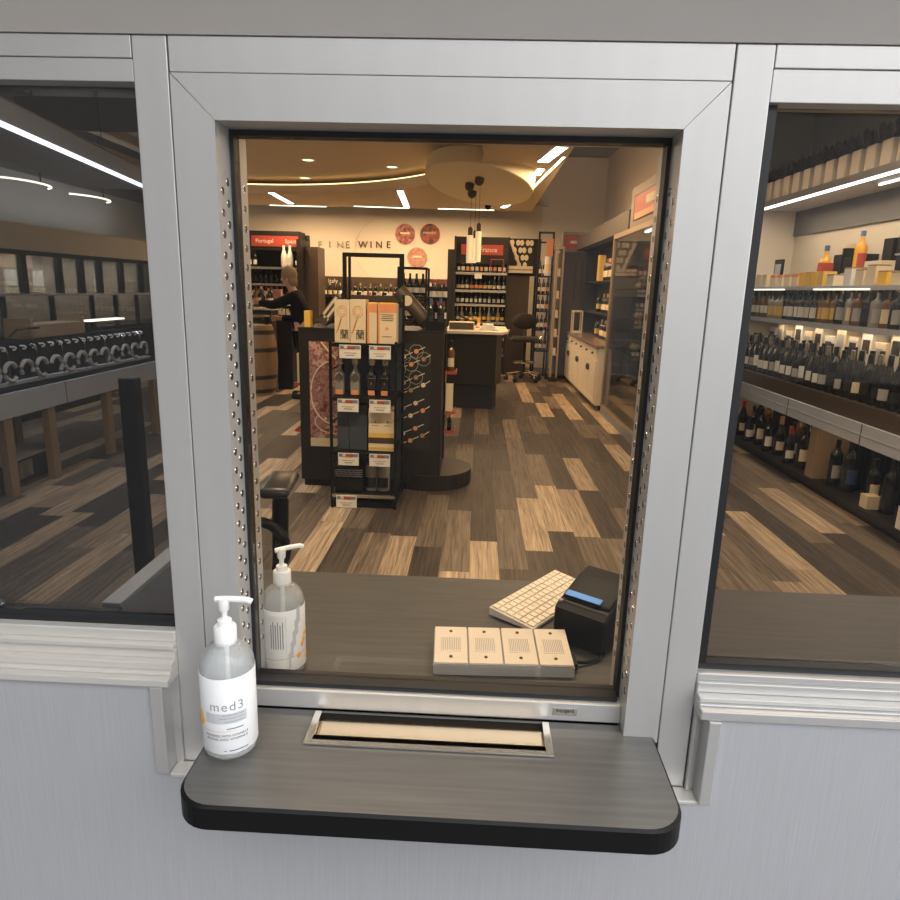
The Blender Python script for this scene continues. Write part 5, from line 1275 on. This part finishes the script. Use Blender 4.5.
def mid_rack():
    """small display rack of boxed wines between the display unit and the posters"""
    Y = 7.4
    A = lambda px, py: at(px, py, y=Y)
    x0 = A(398.5, 270).x; x1 = A(426.5, 270).x; zt = A(412, 267).z
    t = thing('wire_rack', 'small black wire rack of wines seen to the right of the tall frame', 'rack', ((x0 + x1) / 2, Y, 0)); w = (x1 - x0) / 2
    for x in (-w, w):
        for y in (0, .4): MB().box(x - .012, x + .012, y - .012, y + .012, 0, zt, 'black').build('post', t)
    MB().box(-w, w, -.012, .012, zt - .02, zt, 'black').build('top_bar', t); MB().box(-w, w, .39, .41, zt - .02, zt, 'black').build('top_bar', t)
    zz = (.6, .95, 1.28, 1.56)
    for z in zz: MB().box(-w, w, -.01, .41, z - .02, z, 'black').build('shelf', t)
    c = (x0 + x1) / 2
    for j, z in enumerate(zz):
        for k in range(4):
            lb = 'wine bottle with a %s label, %s shelf of the small wire rack' % (('white', 'cream')[k % 2], ('lowest', 'second', 'third', 'top')[j])
            bottle((c - w * .7 + k * w * .47, Y + .12, z + .001), .27, 'burgundy', 'glass_k', ('paper', 'label_c')[k % 2], 'cap_k', lb, lb, w=1.05)
    # table of boxed wines next to it
    x0 = at(424, 300, y=Y + .8).x; x1 = at(447, 300, y=Y + .8).x
    t = thing('display_table', 'black display stand of red capped wines left of the France shelving', 'stand', ((x0 + x1) / 2, Y + .63, 0)); w = (x1 - x0) / 2
    MB().box(-w, w, -.2, .3, 0, .9, 'black').build('base', t); MB().box(-w, w, .0, .3, .9, 1.22, 'black').build('step', t); MB().box(-w, w, .2, .3, 1.22, 1.5, 'black').build('step', t)
    c = (x0 + x1) / 2
    for j, (y, z, n) in enumerate(((-.1, .901, 4), (.1, 1.221, 4), (.25, 1.501, 4))):
        for k in range(n):
            lb = 'red capped wine with a %s label on the %s step of the black display stand' % (('cream', 'white')[k % 2], ('lowest', 'middle', 'top')[j])
            bottle((c - w * .75 + k * w * .5, Y + .63 + y, z), .27, 'bordeaux', 'glass_k', ('label_c', 'paper')[k % 2], 'cap_r', lb, lb, w=1.1)
    o = thing('dark_plant', 'small dark bushy wreath on the black display stand', 'wreath', (c - w * .5 - .16, Y + .5, 1.20))
    mb = MB()
    for k in range(40):
        a = random.random() * 6.28; b = random.random() * 3; mb.sph((.07 * math.cos(a) * math.sin(b), .05 * math.sin(a) * math.sin(b), .1 + .1 * math.cos(b)), .025, ('brown_wood', 'glass_g')[k % 2], (1, .6, .5), 6)
    mb.cyl((0, 0, -.25), (0, 0, .08), .03, 'black').lathe([(0, -.3), (.05, -.3), (.05, -.2), (0, -.2)], 'black', 10)
    mb.cyl((0, 0, -1.2), (0, 0, -.28), .02, 'black').build('leaves', o)
mid_rack()

def barrel_area():
    p = at(259, 395, z=0); y = 9.2; p = at(259, 395, y=y)
    x = at(253, 360, y=y).x
    t = thing('oak_barrel', 'weathered oak barrel with dark iron hoops standing at the left', 'barrel', (x, y, 0))
    MB().lathe([(0, .02), (.29, .02), (.30, 0), (.315, 0), (.36, .25), (.375, .50), (.36, .77), (.315, 1.02), (.30, 1.02), (.29, .99), (0, .99)], 'barrel', 36).build('staves', t, smooth=40)
    for z, r0, r1 in ((.04, .325, .338), (.25, .362, .370), (.66, .372, .366), (.92, .338, .327)): MB().lathe([(r0 - .012, z), (r0, z), (r1, z + .06), (r1 - .012, z + .06)], 'hoop', 36).build('hoop', t, smooth=40)
    o = thing('glass_tray', 'round glazed tray with a wooden base on top of the oak barrel', 'tray', (x, y, 1.021))
    MB().lathe([(0, 0), (.30, 0), (.30, .03), (0, .03)], 'tan_wood', 30).build('base', o); MB().lathe([(.26, .03), (.26, .15), (.255, .15), (.255, .03)], 'cab_glass', 30).build('glass_ring', o); MB().lathe([(.24, .15), (.27, .15), (.27, .17), (.24, .17)], 'tan_wood', 30).build('rim', o)
    # tasting table the person stands at
    Y = 10.2
    x0 = at(236, 308, y=Y).x; x1 = at(277, 308, y=Y).x; zt = at(262, 307, y=Y).z
    t = thing('tasting_table', 'cream topped tasting table crowded with bottles at the left', 'table', ((x0 + x1) / 2, Y, 0)); w = (x1 - x0) / 2
    MB().box(-w, w, -.25, .35, zt - .04, zt, 'cream', .004).build('top', t)
    MB().box(-w + .05, w - .05, -.15, .3, .05, zt - .04, 'dark_wood').build('body', t); MB().box(-w + .08, w - .08, -.12, .28, 0, .05, 'black').build('plinth', t)
    for k in range(9):
        x = x0 + .1 + k * (2 * w - .2) / 8
        lb = ('black bottle with a cream label', 'amber bottle with a gold label', 'black bottle with a white label')[k % 3] + ' standing on the tasting table at left'
        bottle((x, Y + .1 * (k % 2), zt + .001), .27 + .03 * (k % 3), 'whisky' if k % 2 else 'bordeaux', ('glass_k', 'glass_a', 'glass_k')[k % 3], ('label_c', 'label_y', 'paper')[k % 3], ('cap_k', 'cap_g')[k % 2], lb, lb)
    for k in range(4):
        x = x0 + .15 + k * .16; hh = .20 + .05 * (k % 2)
        carton('gift_box', (x - .07, x + .07, Y + .2, Y + .32, zt + .001, zt + .14 + hh * .6), ('label_c', 'redpic', 'offwhite', 'palepic')[k], ('cream', 'dark red', 'off white', 'red and cream')[k] + ' box at the back of the tasting table at left', 'box')
    carton('case_box', (x0 + .08, x0 + .26, Y - .2, Y - .04, .0, .62), 'label_c', 'cream box on the floor', 'box') if False else None
    # dark bottle stand by the person
    x0 = at(279, 320, y=9.85).x; x1 = at(294, 320, y=9.85).x; zt = at(285, 318, y=9.85).z; w = (x1 - x0) / 2
    t = thing('bottle_stand', 'black stand of bottles in front of the person at left', 'stand', ((x0 + x1) / 2, 9.85, 0))
    MB().box(-w, w, -.15, .15, 0, zt, 'black', .004).build('body', t); MB().box(-w - .01, w + .01, -.16, .16, zt, zt + .02, 'dark_wood').build('top', t)
    for k in range(4):
        bottle((x0 + .03 + k * (2 * w - .06) / 3, 9.80, zt + .021), .27, 'whisky', 'glass_k', 'label_c', 'cap_k', ('leftmost', 'second', 'third', 'rightmost')[k] + ' of four squat bottles on the black stand in front of the person', w=.55)
    # sign lettering ghosted on the black stand is left out
barrel_area()

# ------------------------------------------------------------------ person
def skin(name, nodes, edges, mat, parent, root=0, sub=1):
    me = D2.meshes.new(name); names = list(nodes); me.from_pydata([nodes[n][0] for n in names], [(names.index(a), names.index(b)) for a, b in edges], [])
    o = D2.objects.new(name, me); COL.objects.link(o)
    md = o.modifiers.new('s', 'SKIN'); md.use_smooth_shade = True
    for i, n in enumerate(names):
        sv = me.skin_vertices[0].data[i]; rr = nodes[n][1]; sv.radius = rr if isinstance(rr, tuple) else (rr, rr); sv.use_root = (i == root)
    sb = o.modifiers.new('u', 'SUBSURF'); sb.levels = sub; sb.render_levels = sub
    dg = bpy.context.evaluated_depsgraph_get(); m2 = D2.meshes.new_from_object(o.evaluated_get(dg)); D2.objects.remove(o)
    m2.name = name; m2.materials.clear(); m2.materials.append(M[mat])
    return put(name, m2, parent)

def person():
    Y = 8.9
    bx = at(303, 320, y=Y).x
    t = thing('person', 'person in a dark jacket leaning left and reaching for a bottle at the tasting table', 'person', (bx, Y, 0))
    N = {'pelvis': ((0, 0, .98), (.12, .16)), 'waist': ((-.02, 0, 1.14), (.105, .145)), 'chest': ((-.07, 0, 1.40), (.12, .17)), 'neck0': ((-.13, 0, 1.56), .065), 'neck': ((-.16, 0, 1.63), .055), 'head': ((-.20, 0, 1.72), .085), 'crown': ((-.215, 0, 1.81), .088), 'chin': ((-.27, 0, 1.68), .05), 'nose': ((-.315, 0, 1.73), .015)}
    E = [('pelvis', 'waist'), ('waist', 'chest'), ('chest', 'neck0'), ('neck0', 'neck'), ('neck', 'head'), ('head', 'crown'), ('head', 'chin'), ('head', 'nose')]
    hands = {'L': (-.63, -.10, 1.40), 'R': (-.42, .20, 1.16)}
    elbow = {'L': (-.36, -.24, 1.36), 'R': (-.14, .27, 1.16)}
    for s, sy in (('L', -1), ('R', 1)):
        N['sh' + s] = ((-.09, sy * .19, 1.48), .07); N['el' + s] = (elbow[s], .05); h = Vector(hands[s]); e = Vector(elbow[s]); d = (h - e).normalized()
        N['wr' + s] = (tuple(h - d * .03), .03); N['pa' + s] = (tuple(h + d * .04), .034)
        E += [('chest', 'sh' + s), ('sh' + s, 'el' + s), ('el' + s, 'wr' + s), ('wr' + s, 'pa' + s)]
        side = d.cross(Vector((0, 0, 1))).normalized(); dn = Vector((0, 0, -1))
        for f_ in range(4):
            o0 = h + d * .07 + dn * (.024 * (f_ - 1.5)); L = (.05, .058, .054, .042)[f_]
            N['f%d' % f_ + s] = (tuple(o0), .009); N['g%d' % f_ + s] = (tuple(o0 + d * L * .6 + side * .018), .008); N['h%d' % f_ + s] = (tuple(o0 + d * L * .75 + side * .045), .0075)
            E += [('pa' + s, 'f%d' % f_ + s), ('f%d' % f_ + s, 'g%d' % f_ + s), ('g%d' % f_ + s, 'h%d' % f_ + s)]
        N['t0' + s] = (tuple(h + d * .02 - dn * .035 + side * .01), .011); N['t1' + s] = (tuple(h + d * .055 - dn * .045 + side * .03), .009); E += [('wr' + s, 't0' + s), ('t0' + s, 't1' + s)]
        N['hip' + s] = ((.01, sy * .09, .90), .095); N['kn' + s] = ((-.03 * sy, sy * .11, .50), .062); N['an' + s] = ((.02 - .03 * sy, sy * .12, .10), .042); N['to' + s] = ((-.14 - .03 * sy, sy * .13, .045), .04)
        E += [('pelvis', 'hip' + s), ('hip' + s, 'kn' + s), ('kn' + s, 'an' + s), ('an' + s, 'to' + s)]
    skin('body', N, E, 'skin', t)
    J = {k: (N[k][0], tuple(c + .022 for c in (N[k][1] if isinstance(N[k][1], tuple) else (N[k][1],) * 2))) for k in ('pelvis', 'waist', 'chest', 'neck0', 'shL', 'shR', 'elL', 'elR', 'wrL', 'wrR')}
    skin('jacket', J, [e for e in E if e[0] in J and e[1] in J], 'jacket', t)
    T = {k: (N[k][0], tuple(c + .015 for c in (N[k][1] if isinstance(N[k][1], tuple) else (N[k][1],) * 2))) for k in ('pelvis', 'hipL', 'hipR', 'knL', 'knR', 'anL', 'anR')}
    skin('trousers', T, [e for e in E if e[0] in T and e[1] in T], 'trousers', t)
    for s, sy in (('L', -1), ('R', 1)):
        a = N['an' + s][0]; MB().box(a[0] - .21, a[0] + .06, a[1] - .05, a[1] + .05, 0, .09, 'black', .03).build('shoe', t, smooth=50)
    MB().sph((-.185, 0, 1.795), .118, 'hair', (1.0, .86, 1.02), 18).sph((-.14, 0, 1.71), .095, 'hair', (.75, .95, 1.0), 14).build('hair', t, smooth=60)
    for sy in (-1, 1):
        MB().sph((-.195, sy * .098, 1.72), .028, 'skin', (.7, .35, 1.1), 10).build('ear', t); MB().sph((-.288, sy * .034, 1.755), .012, 'ink', (.6, 1, .8), 8).build('eye', t)
    MB().box(-.306, -.29, -.024, .024, 1.682, 1.688, 'red', .002).build('mouth', t)
    MB().box(-.17, -.12, -.222, -.20, 1.36, 1.40, 'paper', .002, Matrix.Identity(4)).build('badge', t)
    bottle((bx - .735, Y - .115, 1.29), .28, 'whisky', 'glass_k', 'label_c', 'cap_k', 'dark bottle with a cream label held in the reaching hand of the person', w=.8)
person()

# ------------------------------------------------------------------ light
def area(name, loc, sx, sy, power, col=(1, .80, .56), rot=(0, 0, 0)):
    l = D2.lights.new(name, 'AREA'); l.shape = 'RECTANGLE'; l.size = sx; l.size_y = sy; l.energy = power; l.color = col
    o = D2.objects.new(name, l); COL.objects.link(o); o.location = loc; o.rotation_euler = rot; return o
WARM = (1, .66, .36)
FRONT = [(-2.6, 1.6, 14), (-.6, 1.9, 125), (1.6, 1.9, 95)]  # unseen lamps, added to light the display fronts
for n, (x, y, e) in enumerate(FRONT):
    o = thing('ceiling_strip_light', ('left', 'middle', 'right')[n] + ' unseen strip light added on the dark ceiling just inside the windows', 'light', (x, y, 4.40))
    MB().box(-.78, .78, -.08, .08, -.06, 0, 'white').build('housing', o); MB().box(-.75, .75, -.06, .06, -.065, -.06, 'led_warm').build('diffuser', o)
def lights():
    # the slim ceiling strips
    for a, b, w, e in STRIPS:
        a = Vector(a); b = Vector(b); d = b - a; c = (a + b) / 2
        area('strip_lamp', (c.x, c.y, 3.165), d.length, w, e * max(.6, d.length), WARM, (0, 0, math.atan2(d.y, d.x)))
    for x, y in DOWN:
        l = D2.lights.new('downlight_lamp', 'SPOT'); l.energy = 90; l.spot_size = math.radians(62); l.spot_blend = .6; l.color = WARM; l.shadow_soft_size = .06
        o = D2.objects.new('downlight_lamp', l); COL.objects.link(o); o.location = (x, y, 3.43)
    # unseen strips added on the front ceiling
    for x, y, e in FRONT: area('added_front_lamp', (x, y, 4.33), 1.5, .12, e, (1, .76, .50))
    # canopy strips over the right and left shelving
    area('canopy_lamp', (3.0, 5.1, 2.555), .04, 3.5, 20, (1, .86, .70))
    area('canopy_lamp', (-3.42, 4.9, 2.625), .04, 3.6, 50, (.93, .96, 1), (0, 0, math.atan2(.403, 2.6)))
    area('shelf_lamp', (3.1, 5.1, 1.735), .03, 3.4, 9, (1, .84, .62))
    area('under_shelf_lamp', (3.33, 5.1, 1.40), .03, 3.4, 9, (1, .78, .52))
    area('low_shelf_lamp', (3.25, 5.1, .73), .03, 3.4, 6, (1, .74, .46))
    area('added_cooler_lamp', (-6.2, 9.0, 1.99), .1, 6.4, 120, (1, .86, .68))  # unseen lamp added to brighten the cooler interior
    area('added_wall_wash', (-6.42, 9.0, 2.38), .06, 6.0, 42, (1, .95, .88), (PI, 0, 0))  # unseen uplight added to brighten the left wall
    area('added_beam_uplight', (2.25, 9.8, 2.50), .06, 4.4, 26, WARM, (PI, 0, 0))  # unseen uplight added to brighten the lower part of the wall above
    area('back_strip_lamp', (3.35, 5.1, 2.54), .03, 3.2, 9, (1, .74, .48))
    # daylight
    w = D2.worlds.new('sky'); SC.world = w; w.use_nodes = True; nt = w.node_tree; N = nt.nodes; L = nt.links
    bg = N['Background']; tc = N.new('ShaderNodeTexCoord'); dt = N.new('ShaderNodeVectorMath'); dt.operation = 'DOT_PRODUCT'
    dt.inputs[1].default_value = (.72, -.2, .55); L.new(tc.outputs['Generated'], dt.inputs[0])
    rp = N.new('ShaderNodeValToRGB'); mr = N.new('ShaderNodeMapRange'); mr.inputs[1].default_value = -.8; mr.inputs[2].default_value = .9
    L.new(dt.outputs['Value'], mr.inputs[0]); L.new(mr.outputs[0], rp.inputs[0])
    e = rp.color_ramp.elements; e[0].color = (.22, .22, .23, 1); e[1].color = (3.0, 3.02, 3.05, 1); x = e.new(.5); x.color = (.90, .905, .92, 1)
    L.new(rp.outputs[0], bg.inputs[0]); bg.inputs[1].default_value = 1.95
lights()
SC.view_settings.view_transform = 'Standard'; SC.view_settings.look = 'None'; SC.view_settings.gamma = 1; SC.view_settings.use_curve_mapping = False
SC.view_settings.exposure = 0
